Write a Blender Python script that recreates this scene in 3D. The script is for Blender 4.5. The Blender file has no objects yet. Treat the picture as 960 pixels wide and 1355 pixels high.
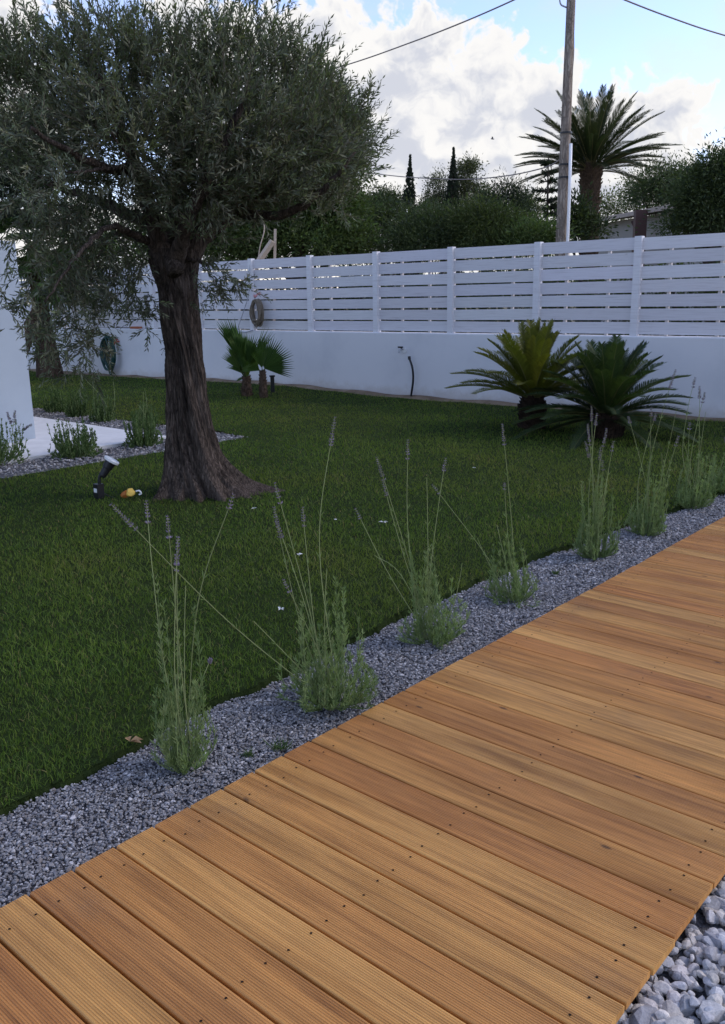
import bpy, math, random
import numpy as np
from mathutils import Vector, Matrix

R = math.radians
rng = np.random.default_rng(7)
random.seed(7)
scene = bpy.context.scene
COL = scene.collection

# ------------------------------------------------------------------ camera
F, PITCH, YAW, ROLL, CAM_H = 1156.0, R(13.71), R(41.33), R(-0.90), 1.55
fwd = np.array([-math.sin(YAW)*math.cos(PITCH), math.cos(YAW)*math.cos(PITCH), -math.sin(PITCH)])
rgt0 = np.array([math.cos(YAW), math.sin(YAW), 0.0])
up0 = np.cross(rgt0, fwd)
rgt = math.cos(ROLL)*rgt0 + math.sin(ROLL)*up0
upv = math.cos(ROLL)*up0 - math.sin(ROLL)*rgt0
EYE = np.array([0, 0, CAM_H])
cd = bpy.data.cameras.new('camera')
cam = bpy.data.objects.new('camera', cd)
COL.objects.link(cam)
cam.matrix_world = Matrix(((rgt[0], upv[0], -fwd[0], 0), (rgt[1], upv[1], -fwd[1], 0),
                           (rgt[2], upv[2], -fwd[2], CAM_H), (0, 0, 0, 1)))
cd.sensor_fit = 'VERTICAL'
cd.sensor_height = 24.0
cd.lens = 24.0*F/1355.0
cd.clip_start = 0.05
cd.clip_end = 3000
scene.camera = cam

# ------------------------------------------------------------------ light, exposure
SUN_AZ, SUN_EL = 44.0, 42.0        # veiled by cloud, beyond the fence on the right
SKY_STRENGTH, SUN_STRENGTH, EXPOSURE = 0.15, 0.5, 1.15
scene.view_settings.view_transform = 'Standard'
scene.view_settings.look = 'None'
scene.view_settings.exposure = EXPOSURE
scene.view_settings.gamma = 1.0
scene.view_settings.use_curve_mapping = False
sd = bpy.data.lights.new('sun', 'SUN')
sd.energy = SUN_STRENGTH
sd.angle = R(14)
sd.color = (1.0, 0.9, 0.76)
so = bpy.data.objects.new('sun', sd)
COL.objects.link(so)
sdir = Vector((math.sin(R(SUN_AZ))*math.cos(R(SUN_EL)), math.cos(R(SUN_AZ))*math.cos(R(SUN_EL)), math.sin(R(SUN_EL))))
so.rotation_euler = sdir.to_track_quat('Z', 'Y').to_euler()


class NT:
    """small helper for node trees"""
    def __init__(self, tree):
        self.t = tree

    def n(self, typ, **kw):
        nd = self.t.nodes.new(typ)
        for k, v in kw.items():
            setattr(nd, k, v)
        return nd

    def put(self, sock, v):
        if isinstance(v, bpy.types.NodeSocket):
            self.t.links.new(v, sock)
        elif v is not None:
            sock.default_value = v

    def m(self, op, a, b=None, c=None, clamp=False):
        nd = self.n('ShaderNodeMath', operation=op, use_clamp=clamp)
        self.put(nd.inputs[0], a)
        if b is not None: self.put(nd.inputs[1], b)
        if c is not None: self.put(nd.inputs[2], c)
        return nd.outputs[0]

    def smooth(self, x, a, b, lo=0.0, hi=1.0):
        nd = self.n('ShaderNodeMapRange', interpolation_type='SMOOTHSTEP')
        self.put(nd.inputs[0], x)
        for i, v in enumerate((a, b, lo, hi)):
            self.put(nd.inputs[1+i], v)
        return nd.outputs[0]

    def mix(self, f, a, b, blend='MIX'):
        nd = self.n('ShaderNodeMix', data_type='RGBA', blend_type=blend)
        self.put(nd.inputs[0], f)
        self.put(nd.inputs[6], a)
        self.put(nd.inputs[7], b)
        return nd.outputs[2]

    def noise(self, vec, scale, detail=4, rough=0.5, dims='3D', col=False, dist=0.0):
        nd = self.n('ShaderNodeTexNoise', noise_dimensions=dims)
        self.put(nd.inputs['Vector'], vec)
        nd.inputs['Scale'].default_value = scale
        nd.inputs['Detail'].default_value = detail
        nd.inputs['Roughness'].default_value = rough
        nd.inputs['Distortion'].default_value = dist
        return nd.outputs['Color' if col else 'Fac']

    def comb(self, x, y, z):
        nd = self.n('ShaderNodeCombineXYZ')
        for i, v in enumerate((x, y, z)):
            self.put(nd.inputs[i], v)
        return nd.outputs[0]

    def sep(self, v):
        nd = self.n('ShaderNodeSeparateXYZ')
        self.put(nd.inputs[0], v)
        return nd.outputs

    def ramp(self, f, stops):
        nd = self.n('ShaderNodeValToRGB')
        els = nd.color_ramp.elements
        while len(els) < len(stops): els.new(0.5)
        for e, (p, c) in zip(els, stops):
            e.position = p
            e.color = (*c, 1)
        self.put(nd.inputs[0], f)
        return nd.outputs[0]


def rgba(c): return (c[0], c[1], c[2], 1.0)


def px_dir(u, v):
    d = fwd*F + rgt*(u-480) - upv*(v-677.5)
    return d/np.linalg.norm(d)


def azel(u, v):
    d = px_dir(u, v)
    return math.degrees(math.atan2(d[0], d[1])), math.degrees(math.asin(d[2]))


world = bpy.data.worlds.new('World')
scene.world = world
world.use_nodes = True
wt = world.node_tree
wt.nodes.clear()
w = NT(wt)
sky = w.n('ShaderNodeTexSky', sky_type='NISHITA')
sky.sun_disc = False
sky.sun_elevation = R(SUN_EL)
sky.sun_rotation = R(SUN_AZ)
sky.air_density, sky.dust_density, sky.ozone_density = 1.0, 0.6, 2.0
tc = w.n('ShaderNodeTexCoord').outputs['Generated']
sx, sy, sz = w.sep(tc)
az = w.m('MULTIPLY', w.m('ARCTAN2', sx, sy), 57.2958)
el = w.m('MULTIPLY', w.m('ARCSINE', sz), 57.2958)
pv = w.comb(az, el, 0.0)
# heaps of the cumulus bank: direction (az, el) and half sizes in degrees
HEAPS = [(430, 60, 80, 70), (560, 60, 70, 60), (640, 90, 80, 62), (720, 150, 70, 75), (560, 190, 190, 110),
         (840, 150, 62, 56), (890, 160, 58, 62), (800, 230, 150, 90), (480, 130, 140, 100), (330, 140, 120, 120),
         (250, 40, 60, 60), (-20, 20, 110, 50), (960, 330, 120, 60), (650, 330, 500, 60), (150, 330, 300, 70), (-80, 150, 150, 110)]
best = None
warp = w.noise(pv, 0.35, 3, 0.55, '2D', col=True)
wx, wy, _ = w.sep(warp)
az2 = w.m('ADD', az, w.m('MULTIPLY', w.m('SUBTRACT', wx, 0.5), 2.6))
el2 = w.m('ADD', el, w.m('MULTIPLY', w.m('SUBTRACT', wy, 0.5), 2.2))
for (u, v, ru, rv) in HEAPS:
    a, e = azel(u, v)
    k = 0.0496
    q = w.m('SQRT', w.m('ADD', w.m('POWER', w.m('ABSOLUTE', w.m('DIVIDE', w.m('SUBTRACT', az2, a), ru*k*1.05)), 2.0),
                         w.m('POWER', w.m('ABSOLUTE', w.m('DIVIDE', w.m('SUBTRACT', el2, e), rv*k)), 2.0)))
    f_ = w.m('MULTIPLY', w.m('SUBTRACT', 1.0, q), min(ru, rv)/70.0)
    best = f_ if best is None else w.m('SMOOTH_MAX', best, f_, 0.12)
vor = w.n('ShaderNodeTexVoronoi', voronoi_dimensions='2D', feature='SMOOTH_F1')
w.put(vor.inputs['Vector'], w.comb(az2, el2, 0.0))
vor.inputs['Scale'].default_value = 0.75
vor.inputs['Detail'].default_value = 3.0
vor.inputs['Roughness'].default_value = 0.55
bil = w.m('SUBTRACT', 0.42, vor.outputs['Distance'])
fine = w.m('SUBTRACT', w.noise(pv, 0.9, 7, 0.6, '2D'), 0.5)
dens = w.m('ADD', best, w.m('ADD', w.m('MULTIPLY', bil, 0.45), w.m('MULTIPLY', fine, 0.5)))
# scattered cloud over the rest of the dome
pl = w.m('ADD', w.m('MAXIMUM', sz, 0.0), 0.12)
dome = w.noise(w.comb(w.m('DIVIDE', sx, pl), w.m('DIVIDE', sy, pl), 3.0), 0.9, 6, 0.6)
front = w.smooth(w.m('ABSOLUTE', w.m('SUBTRACT', az, -41.0)), 26.0, 40.0)
high = w.smooth(el, 19.0, 28.0)
away = w.m('MAXIMUM', front, high)
dens2 = w.m('MULTIPLY', w.smooth(dome, 0.49, 0.71), away)
mask1 = w.smooth(dens, -0.02, 0.2)
mask = w.m('MAXIMUM', mask1, w.m('MULTIPLY', dens2, 0.75))
belly = w.m('MULTIPLY', w.smooth(dens, 0.18, 0.75), w.smooth(w.noise(w.comb(az2, w.m('MULTIPLY', el2, 1.4), 5.0), 0.28, 5, 0.55, '2D'), 0.34, 0.58))
CB = 2.95
ccol = w.mix(belly, (CB*1.0, CB*0.985, CB*0.97, 1), (CB*0.68, CB*0.705, CB*0.79, 1))
skyc = w.mix(1.0, sky.outputs[0], (0.90, 0.82, 0.94, 1), 'MULTIPLY')
thin = w.m('MULTIPLY', w.smooth(w.noise(w.comb(az, w.m('MULTIPLY', el, 2.0), 0.0), 0.12, 6, 0.6, '2D'), 0.35, 0.8), 0.45)
veil = w.mix(thin, skyc, (CB*0.8, CB*0.83, CB*0.9, 1))
fin = w.mix(mask, veil, ccol)
bg = w.n('ShaderNodeBackground')
w.put(bg.inputs[0], fin)
bg.inputs[1].default_value = SKY_STRENGTH
wo = w.n('ShaderNodeOutputWorld')
wt.links.new(bg.outputs[0], wo.inputs[0])


# ------------------------------------------------------------------ mesh helpers
class Acc:
    """collects vertices / faces / vertex colours for one mesh object"""
    def __init__(self):
        self.V, self.F, self.C, self.MI, self.SM, self.n = [], [], [], [], [], 0

    def add(self, V, Fs, col=(1, 1, 1), mi=0, smooth=False):
        V = np.asarray(V, float).reshape(-1, 3)
        if not isinstance(Fs, (list, tuple)) or (len(Fs) and not isinstance(Fs[0], np.ndarray)):
            Fs = [np.asarray(Fs)]
        c = np.asarray(col, float)
        if c.ndim == 1:
            c = np.tile(c[:3], (len(V), 1))
        self.V.append(V)
        self.C.append(c[:, :3])
        for f in Fs:
            f = np.asarray(f, int)
            if f.size == 0: continue
            self.F.append(f+self.n)
            self.MI.append(mi)
            self.SM.append(smooth)
        self.n += len(V)
        return self

    def build(self, name, mats, parent=None):
        if not isinstance(mats, (list, tuple)): mats = [mats]
        me = bpy.data.meshes.new(name)
        V = np.concatenate(self.V)
        C = np.concatenate(self.C)
        me.vertices.add(len(V))
        me.vertices.foreach_set('co', V.ravel().astype(np.float32))
        sizes = np.concatenate([np.full(len(f), f.shape[1]) for f in self.F])
        loops = np.concatenate([f.ravel() for f in self.F])
        starts = np.concatenate([[0], np.cumsum(sizes)[:-1]])
        me.loops.add(len(loops))
        me.loops.foreach_set('vertex_index', loops.astype(np.int32))
        me.polygons.add(len(sizes))
        me.polygons.foreach_set('loop_start', starts.astype(np.int32))
        me.polygons.foreach_set('material_index', np.concatenate([np.full(len(f), m) for f, m in zip(self.F, self.MI)]).astype(np.int32))
        me.polygons.foreach_set('use_smooth', np.concatenate([np.full(len(f), s) for f, s in zip(self.F, self.SM)]).astype(bool))
        for m in mats: me.materials.append(m)
        ca = me.color_attributes.new('Col', 'FLOAT_COLOR', 'POINT')
        ca.data.foreach_set('color', np.concatenate([C, np.ones((len(C), 1))], 1).ravel().astype(np.float32))
        me.update(calc_edges=True)
        me.validate()
        o = bpy.data.objects.new(name, me)
        COL.objects.link(o)
        if parent is not None: o.parent = parent
        return o


def tag(o, label=None, cat=None, group=None, kind=None):
    if label: o['label'] = label
    if cat: o['category'] = cat
    if group: o['group'] = group
    if kind: o['kind'] = kind
    return o


def thing(name, label, cat, loc=(0, 0, 0), group=None):
    o = bpy.data.objects.new(name, None)
    o.empty_display_size = 0.1
    COL.objects.link(o)
    o.location = loc
    return tag(o, label, cat, group)


def box(x0, x1, y0, y1, z0, z1):
    V = np.array([[x, y, z] for z in (z0, z1) for y in (y0, y1) for x in (x0, x1)], float)
    return V, np.array([[0, 2, 3, 1], [4, 5, 7, 6], [0, 1, 5, 4], [2, 6, 7, 3], [0, 4, 6, 2], [1, 3, 7, 5]])


def tube(P, r, n=8, cap=True):
    P = np.asarray(P, float)
    m = len(P)
    r = np.broadcast_to(np.asarray(r, float), (m,))
    T = np.gradient(P, axis=0)
    T /= np.linalg.norm(T, axis=1)[:, None]+1e-12
    a = np.array([0, 0, 1.0]) if abs(T[0][2]) < 0.9 else np.array([1.0, 0, 0])
    u = np.cross(T[0], a)
    u /= np.linalg.norm(u)
    th = np.linspace(0, 2*math.pi, n, endpoint=False)
    V = []
    for i in range(m):
        u = u-T[i]*(u@T[i])
        u /= np.linalg.norm(u)+1e-12
        b = np.cross(T[i], u)
        V.append(P[i]+r[i]*(np.cos(th)[:, None]*u+np.sin(th)[:, None]*b))
    V = np.concatenate(V)
    i, j = np.meshgrid(np.arange(m-1), np.arange(n), indexing='ij')
    i, j = i.ravel(), j.ravel()
    j2 = (j+1) % n
    Fs = [np.stack([i*n+j, i*n+j2, (i+1)*n+j2, (i+1)*n+j], 1)]
    if cap:
        Fs += [np.arange(n)[::-1][None], (np.arange(n)+(m-1)*n)[None]]
    return V, Fs


def curve(pts, n=12):
    """Catmull-Rom through the points"""
    p = np.asarray(pts, float)
    p = np.concatenate([[2*p[0]-p[1]], p, [2*p[-1]-p[-2]]])
    out = []
    for i in range(1, len(p)-2):
        t = np.linspace(0, 1, n, endpoint=False)[:, None]
        a, b, c, d = p[i-1], p[i], p[i+1], p[i+2]
        out.append(0.5*(2*b+(c-a)*t+(2*a-5*b+4*c-d)*t*t+(3*b-a-3*c+d)*t**3))
    return np.concatenate(out+[p[-2][None]])


def norm(a): return a/(np.linalg.norm(a, axis=-1, keepdims=True)+1e-12)


def rand_dir(n):
    return norm(rng.normal(size=(n, 3)))


def leaves(P, D, L, W, N=None, fold=0.25):
    """diamond leaves: base P, direction D, length L, width W -> V, quads"""
    n = len(P)
    D = norm(D)
    if N is None: N = rand_dir(n)
    S = norm(np.cross(D, N))
    N = np.cross(S, D)
    L = np.broadcast_to(np.asarray(L, float), (n,))[:, None]
    W = np.broadcast_to(np.asarray(W, float), (n,))[:, None]
    mid = P+D*L*0.45
    V = np.stack([P, mid-S*W*0.5+N*W*fold, P+D*L-N*L*0.06, mid+S*W*0.5+N*W*fold], 1).reshape(-1, 3)
    return V, np.arange(4*n).reshape(n, 4)


def ground_px(u, v, z=0.0):
    d = px_dir(u, v)
    return EYE+d*((z-CAM_H)/d[2])


def spot(u, v, D):
    """point seen at photo position (u, v) at horizontal distance D from the camera"""
    d = px_dir(u, v)
    return EYE+d*(D/math.hypot(d[0], d[1]))


def fence_y(x): return 11.19+0.03*(x+8)


def lawn_z(x, y):
    x, y = np.asarray(x, float), np.asarray(y, float)
    t = np.clip((y-7.0)/4.0, 0, 1)
    t = t*t*(3-2*t)
    return -0.006+0.07*np.exp(-((x+12.6)/2.6)**2)*t+0.012*np.sin(x*1.3+0.4)*np.sin(y*1.1)


# ------------------------------------------------------------------ materials
def mat(name, rough=0.8, spec=0.3):
    m = bpy.data.materials.new(name)
    m.use_nodes = True
    t = NT(m.node_tree)
    b = m.node_tree.nodes['Principled BSDF']
    b.inputs['Roughness'].default_value = rough
    b.inputs['Specular IOR Level'].default_value = spec
    return m, t, b


def attr_col(t, name='Col'):
    nd = t.n('ShaderNodeAttribute')
    nd.attribute_name = name
    return nd.outputs['Color']


def objco(t): return t.n('ShaderNodeTexCoord').outputs['Object']


def bump(t, b, h, strength=0.4, dist=0.01):
    nd = t.n('ShaderNodeBump')
    nd.inputs['Strength'].default_value = strength
    nd.inputs['Distance'].default_value = dist
    t.put(nd.inputs['Height'], h)
    t.put(b.inputs['Normal'], nd.outputs[0])


def plain(name, c, rough=0.6, spec=0.3, var=0.25, scale=30, bmp=0.0):
    m, t, b = mat(name, rough, spec)
    n = t.noise(objco(t), scale, 5, 0.6)
    c = np.array(c)
    t.put(b.inputs['Base Color'], t.mix(n, rgba(c*(1-var)), rgba(c*(1+var))))
    if bmp: bump(t, b, n, bmp, 0.004)
    return m


def leafmat(name, transl=0.3, rough=0.55, spec=0.25, tint=(1, 1, 1)):
    """leaf colour comes from the mesh; thin leaves let light through"""
    m, t, b = mat(name, rough, spec)
    c = t.mix(1.0, attr_col(t), rgba(tint), 'MULTIPLY')
    t.put(b.inputs['Base Color'], c)
    tr = t.n('ShaderNodeBsdfTranslucent')
    t.put(tr.inputs[0], t.mix(1.0, c, (1.3, 1.5, 0.7, 1), 'MULTIPLY'))
    mx = t.n('ShaderNodeMixShader')
    mx.inputs[0].default_value = transl
    out = m.node_tree.nodes['Material Output']
    t.put(mx.inputs[1], b.outputs[0])
    t.put(mx.inputs[2], tr.outputs[0])
    t.put(out.inputs[0], mx.outputs[0])
    return m


M_LEAF = leafmat('leaf')
M_GRASS = leafmat('grass_blade', 0.35, 0.5, 0.2)

m, t, b = mat('soil', 0.95, 0.1)
o_ = objco(t)
t.put(b.inputs['Base Color'], t.ramp(t.noise(o_, 3.0, 8, 0.65), [(0.3, (0.13, 0.09, 0.06)), (0.55, (0.24, 0.18, 0.12)), (0.75, (0.32, 0.26, 0.19))]))
bump(t, b, t.noise(o_, 40, 6, 0.7), 0.6, 0.02)
M_SOIL = m

m, t, b = mat('lawn_ground', 0.95, 0.05)
o_ = objco(t)
t.put(b.inputs['Base Color'], t.ramp(t.noise(o_, 9.0, 8, 0.7), [(0.3, (0.018, 0.026, 0.008)), (0.6, (0.032, 0.05, 0.014)), (0.8, (0.06, 0.06, 0.024))]))
bump(t, b, t.noise(o_, 120, 4, 0.7), 0.8, 0.02)
M_LAWN = m

m, t, b = mat('gravel_bed', 0.95, 0.1)
o_ = objco(t)
t.put(b.inputs['Base Color'], t.ramp(t.noise(o_, 90.0, 3, 0.7), [(0.3, (0.08, 0.08, 0.085)), (0.7, (0.22, 0.22, 0.23))]))
bump(t, b, t.noise(o_, 130, 3, 0.7), 1.0, 0.02)
M_GBED = m

m, t, b = mat('stone', 0.85, 0.25)
o_ = objco(t)
n_ = t.noise(o_, 160.0, 4, 0.65)
t.put(b.inputs['Base Color'], t.mix(1.0, attr_col(t), t.ramp(n_, [(0.3, (0.72, 0.72, 0.74)), (0.7, (1.15, 1.13, 1.1))]), 'MULTIPLY'))
bump(t, b, n_, 0.35, 0.004)
M_STONE = m

# deck timber: colour per board from the mesh, grain runs along the board
m, t, b = mat('deck_timber', 0.55, 0.36)
o_ = objco(t)
ox, oy, oz = t.sep(o_)
bid = t.n('ShaderNodeAttribute')
bid.attribute_name = 'board'
bf = bid.outputs['Fac']
gv = t.comb(t.m('MULTIPLY', ox, 1.6), t.m('MULTIPLY', oy, 34.0), t.m('MULTIPLY', bf, 7.3))
g1 = t.noise(gv, 1.0, 6, 0.62, dist=0.6)
gv2 = t.comb(t.m('MULTIPLY', ox, 5.0), t.m('MULTIPLY', oy, 170.0), t.m('MULTIPLY', bf, 3.1))
g2 = t.noise(gv2, 1.0, 5, 0.65)
gv3 = t.comb(t.m('MULTIPLY', ox, 1.2), t.m('MULTIPLY', oy, 9.0), t.m('MULTIPLY', bf, 11.7))
g3 = t.noise(gv3, 1.0, 3, 0.5)
base = attr_col(t)
c1 = t.mix(1.0, base, t.ramp(g1, [(0.3, (0.66, 0.60, 0.54)), (0.5, (1.0, 1.0, 1.0)), (0.72, (1.22, 1.24, 1.24))]), 'MULTIPLY')
c2 = t.mix(1.0, c1, t.ramp(g2, [(0.3, (0.78, 0.76, 0.74)), (0.7, (1.12, 1.12, 1.12))]), 'MULTIPLY')
c3 = t.mix(1.0, c2, t.ramp(g3, [(0.30, (0.76, 0.69, 0.60)), (0.48, (0.98, 0.97, 0.95)), (0.68, (1.10, 1.12, 1.12))]), 'MULTIPLY')
vk = t.n('ShaderNodeTexVoronoi', voronoi_dimensions='3D', feature='F1')
t.put(vk.inputs['Vector'], t.comb(t.m('MULTIPLY', ox, 1.0), t.m('MULTIPLY', oy, 2.6), t.m('MULTIPLY', bf, 5.7)))
vk.inputs['Scale'].default_value = 2.3
knot = t.m('MULTIPLY', t.smooth(vk.outputs['Distance'], 0.02, 0.055, 1.0, 0.0), 0.75)
c4 = t.mix(knot, c3, (0.045, 0.022, 0.012, 1))
dirt = t.smooth(t.noise(o_, 2.2, 6, 0.65), 0.52, 0.75)
c5 = t.mix(t.m('MULTIPLY', dirt, 0.30), c4, (0.22, 0.135, 0.07, 1))
t.put(b.inputs['Base Color'], c5)
t.put(b.inputs['Roughness'], t.m('ADD', 0.40, t.m('MULTIPLY', g1, 0.25)))
bump(t, b, g2, 0.25, 0.002)
M_DECK = m

m, t, b = mat('white_render', 0.9, 0.15)
o_ = objco(t)
n1 = t.noise(o_, 1.1, 7, 0.65)
n2 = t.noise(o_, 90, 4, 0.7)
cw = t.mix(t.smooth(n1, 0.4, 0.75), (0.72, 0.72, 0.715, 1), (0.64, 0.645, 0.65, 1))
zz = t.sep(o_)[2]
splash = t.m('MULTIPLY', t.smooth(t.m('ADD', zz, t.m('MULTIPLY', t.m('SUBTRACT', t.noise(o_, 5, 5, 0.7), 0.5), 0.35)), 0.02, 0.2, 1.0, 0.0), 0.4)
drip = t.m('MULTIPLY', t.smooth(t.noise(t.comb(t.m('MULTIPLY', t.sep(o_)[0], 9.0), 0.0, t.m('MULTIPLY', zz, 0.6)), 1.0, 5, 0.6), 0.6, 0.85), 0.22)
cw = t.mix(splash, cw, (0.42, 0.35, 0.27, 1))
cw = t.mix(drip, cw, (0.5, 0.5, 0.5, 1))
t.put(b.inputs['Base Color'], cw)
bump(t, b, n2, 0.3, 0.003)
M_WHITE = m

m, t, b = mat('shade_tinted_render', 0.9, 0.12)  # white house render, its bluish shade mixed into the base colour
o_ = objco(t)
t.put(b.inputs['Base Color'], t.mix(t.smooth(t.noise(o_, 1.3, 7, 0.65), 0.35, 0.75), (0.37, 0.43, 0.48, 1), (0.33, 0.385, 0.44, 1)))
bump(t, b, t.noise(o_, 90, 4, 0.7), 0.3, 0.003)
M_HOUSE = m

m, t, b = mat('whitewashed_board', 0.7, 0.25)
o_ = objco(t)
ox, oy, oz = t.sep(o_)
bd = attr_col(t)
gr = t.noise(t.comb(t.m('MULTIPLY', ox, 2.5), 0.0, t.m('MULTIPLY', oz, 70.0)), 1.0, 6, 0.65)
cc = t.mix(1.0, bd, t.ramp(gr, [(0.28, (0.80, 0.78, 0.77)), (0.5, (1.0, 1.0, 1.0)), (0.8, (1.05, 1.05, 1.05))]), 'MULTIPLY')
vk = t.n('ShaderNodeTexVoronoi', voronoi_dimensions='3D', feature='F1')
t.put(vk.inputs['Vector'], t.comb(t.m('MULTIPLY', ox, 1.0), 0.0, t.m('MULTIPLY', oz, 2.6)))
vk.inputs['Scale'].default_value = 1.7
kn = t.m('MULTIPLY', t.smooth(vk.outputs['Distance'], 0.015, 0.06, 1.0, 0.0), 0.4)
cc = t.mix(kn, cc, (0.36, 0.31, 0.27, 1))
t.put(b.inputs['Base Color'], cc)
bump(t, b, gr, 0.3, 0.002)
M_BOARD = m

m, t, b = mat('patio_tile', 0.6, 0.3)
o_ = objco(t)
t.put(b.inputs['Base Color'], t.ramp(t.noise(o_, 4, 8, 0.7), [(0.3, (0.56, 0.56, 0.54)), (0.7, (0.70, 0.70, 0.68))]))
M_PATIO = m


def barkmat(name, dark, light, sc=1.0):
    m, t, b = mat(name, 0.9, 0.15)
    o_ = objco(t)
    x, y, z = t.sep(o_)
    v = t.comb(t.m('MULTIPLY', x, 26*sc), t.m('MULTIPLY', y, 26*sc), t.m('MULTIPLY', z, 6*sc))
    n1 = t.noise(v, 1.0, 8, 0.7, dist=0.8)
    n2 = t.noise(o_, 3.5, 5, 0.6)
    c = t.ramp(n1, [(0.32, dark), (0.52, tuple((np.array(dark)+np.array(light))/2)), (0.72, light)])
    c = t.mix(t.m('MULTIPLY', t.smooth(n2, 0.45, 0.7), 0.5), c, rgba(np.array(light)*1.15))
    t.put(b.inputs['Base Color'], c)
    vc = t.n('ShaderNodeTexVoronoi', feature='DISTANCE_TO_EDGE')
    t.put(vc.inputs['Vector'], t.comb(t.m('ADD', t.m('MULTIPLY', x, 48*sc), t.m('MULTIPLY', n1, 2.2)), t.m('ADD', t.m('MULTIPLY', y, 48*sc), t.m('MULTIPLY', n2, 5.0)), t.m('ADD', t.m('MULTIPLY', z, 4.5*sc), t.m('MULTIPLY', n1, 1.5))))
    vc.inputs['Scale'].default_value = 1.0
    crack = t.smooth(vc.outputs['Distance'], 0.0, 0.16)
    c = t.mix(t.m('MULTIPLY', t.m('SUBTRACT', 1.0, crack), 0.45), c, rgba(np.array(dark)*0.7))
    t.put(b.inputs['Base Color'], c)
    bump(t, b, t.m('ADD', n1, t.m('MULTIPLY', crack, 0.25)), 1.0, 0.03/sc)
    return m


M_OLIVEBARK = barkmat('olive_bark', (0.019, 0.014, 0.011), (0.170, 0.132, 0.106), 1.0)
M_BARK = barkmat('bark', (0.035, 0.026, 0.02), (0.14, 0.11, 0.085), 0.6)
M_SAGOBARK = barkmat('sago_bark', (0.02, 0.014, 0.011), (0.085, 0.058, 0.042), 0.8)
M_PALMBARK = barkmat('palm_bark', (0.05, 0.033, 0.022), (0.19, 0.13, 0.09), 0.7)
M_TWIG = plain('twig', (0.10, 0.085, 0.06), 0.85, 0.1)
M_POLE = barkmat('weathered_pole', (0.27, 0.22, 0.175), (0.48, 0.40, 0.32), 0.35)
M_BLACK = plain('black_plastic', (0.012, 0.012, 0.014), 0.4, 0.4)
M_WHITEP = plain('white_plastic', (0.82, 0.82, 0.80), 0.35, 0.5, 0.05)
M_GREY = plain('grey_metal', (0.40, 0.41, 0.43), 0.4, 0.5)
M_HOSEG = plain('green_hose', (0.012, 0.055, 0.045), 0.4, 0.4)
M_HOSEB = plain('beige_hose', (0.20, 0.165, 0.12), 0.7, 0.2, 0.4, 20)
M_RED = plain('red_paint', (0.35, 0.06, 0.04), 0.5, 0.3)
M_PINK = plain('pink_plastic', (0.55, 0.26, 0.26), 0.5, 0.3)
M_TIMBER = plain('raw_timber', (0.48, 0.39, 0.29), 0.8, 0.2)
M_YELLOW = plain('yellow_plastic', (0.75, 0.50, 0.10), 0.5, 0.3, 0.15, 40)
M_ORANGE = plain('orange_plastic', (0.42, 0.14, 0.03), 0.5, 0.3, 0.15, 40)
M_PETAL = plain('petal', (0.72, 0.71, 0.66), 0.7, 0.2, 0.1)
M_DRY = plain('dry_leaf', (0.38, 0.24, 0.12), 0.8, 0.2)
M_GREYWALL = plain('grey_render', (0.34, 0.33, 0.31), 0.9, 0.1, 0.12, 3)
M_ROOF = plain('pale_roof', (0.42, 0.35, 0.29), 0.8, 0.2, 0.2, 4)
M_MAROON = plain('brown_steel', (0.07, 0.035, 0.03), 0.6, 0.3)
M_WIRE = plain('wire', (0.26, 0.22, 0.20), 0.6, 0.2)
M_TERR = plain('far_ground', (0.17, 0.15, 0.09), 0.95, 0.05, 0.5, 0.3)

# ------------------------------------------------------------------ ground
a = Acc()
s = 900.0
a.add([[-s, -s, -0.16], [s, -s, -0.16], [s, s, -0.16], [-s, s, -0.16]], np.array([[0, 1, 2, 3]]))
tag(a.build('ground', M_TERR), kind='structure')

DECK_L, DECK_R, PITCH_B = -2.05, -0.655, 0.1362


# outer edge of the gravel strip (lawn side), and the patio outline
GE = np.array([[-2.50, -3], [-2.50, 0.6], [-2.51, 1.11], [-2.50, 1.35], [-2.56, 1.74], [-2.58, 2.41], [-2.62, 3.43], [-2.61, 4.5], [-2.50, 5.73], [-2.36, 6.95], [-2.30, 8.0], [-2.28, 11.4]])


def gravel_edge(y):
    return np.interp(y, GE[:, 1], GE[:, 0])+0.010*np.sin(np.asarray(y)*9.0)+0.008*np.sin(np.asarray(y)*23.0+1)


def in_patio_gravel(x, y):
    return (x < -7.68) & (y > 2.0) & (y < 6.78+0.04*np.sin(x*5)) & (x > -13.5)


def grid_sheet(name, x0, x1, y0, y1, step, zf, keep, material):
    xs = np.arange(x0, x1+1e-6, step)
    ys = np.arange(y0, y1+1e-6, step)
    X, Y = np.meshgrid(xs, ys, indexing='ij')
    V = np.stack([X, Y, zf(X, Y)], -1).reshape(-1, 3)
    i, j = np.meshgrid(np.arange(len(xs)-1), np.arange(len(ys)-1), indexing='ij')
    i, j = i.ravel(), j.ravel()
    n = len(ys)
    Fq = np.stack([i*n+j, (i+1)*n+j, (i+1)*n+j+1, i*n+j+1], 1)
    c = V[Fq].mean(1)
    Fq = Fq[keep(c[:, 0], c[:, 1])]
    return tag(Acc().add(V, Fq, smooth=True).build(name, material), kind='structure')


# soil over the whole garden, lawn sheet above it, gravel beds
a = Acc()
a.add([[-40, -6, -0.10], [6, -6, -0.10], [6, 11.6, -0.10], [-40, 11.6, -0.10]], np.array([[0, 1, 2, 3]]))
tag(a.build('soil', M_SOIL), kind='structure')
lawn_keep = lambda x, y: (x < gravel_edge(y)-0.02) & (y < fence_y(x)-0.16+0.05*np.sin(x*3.1)+0.03*np.sin(x*7.7)) & ~in_patio_gravel(x+0.03, y-0.03)
grid_sheet('lawn', -26, -2.2, -3, 11.4, 0.04, lawn_z, lawn_keep, M_LAWN)
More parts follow.
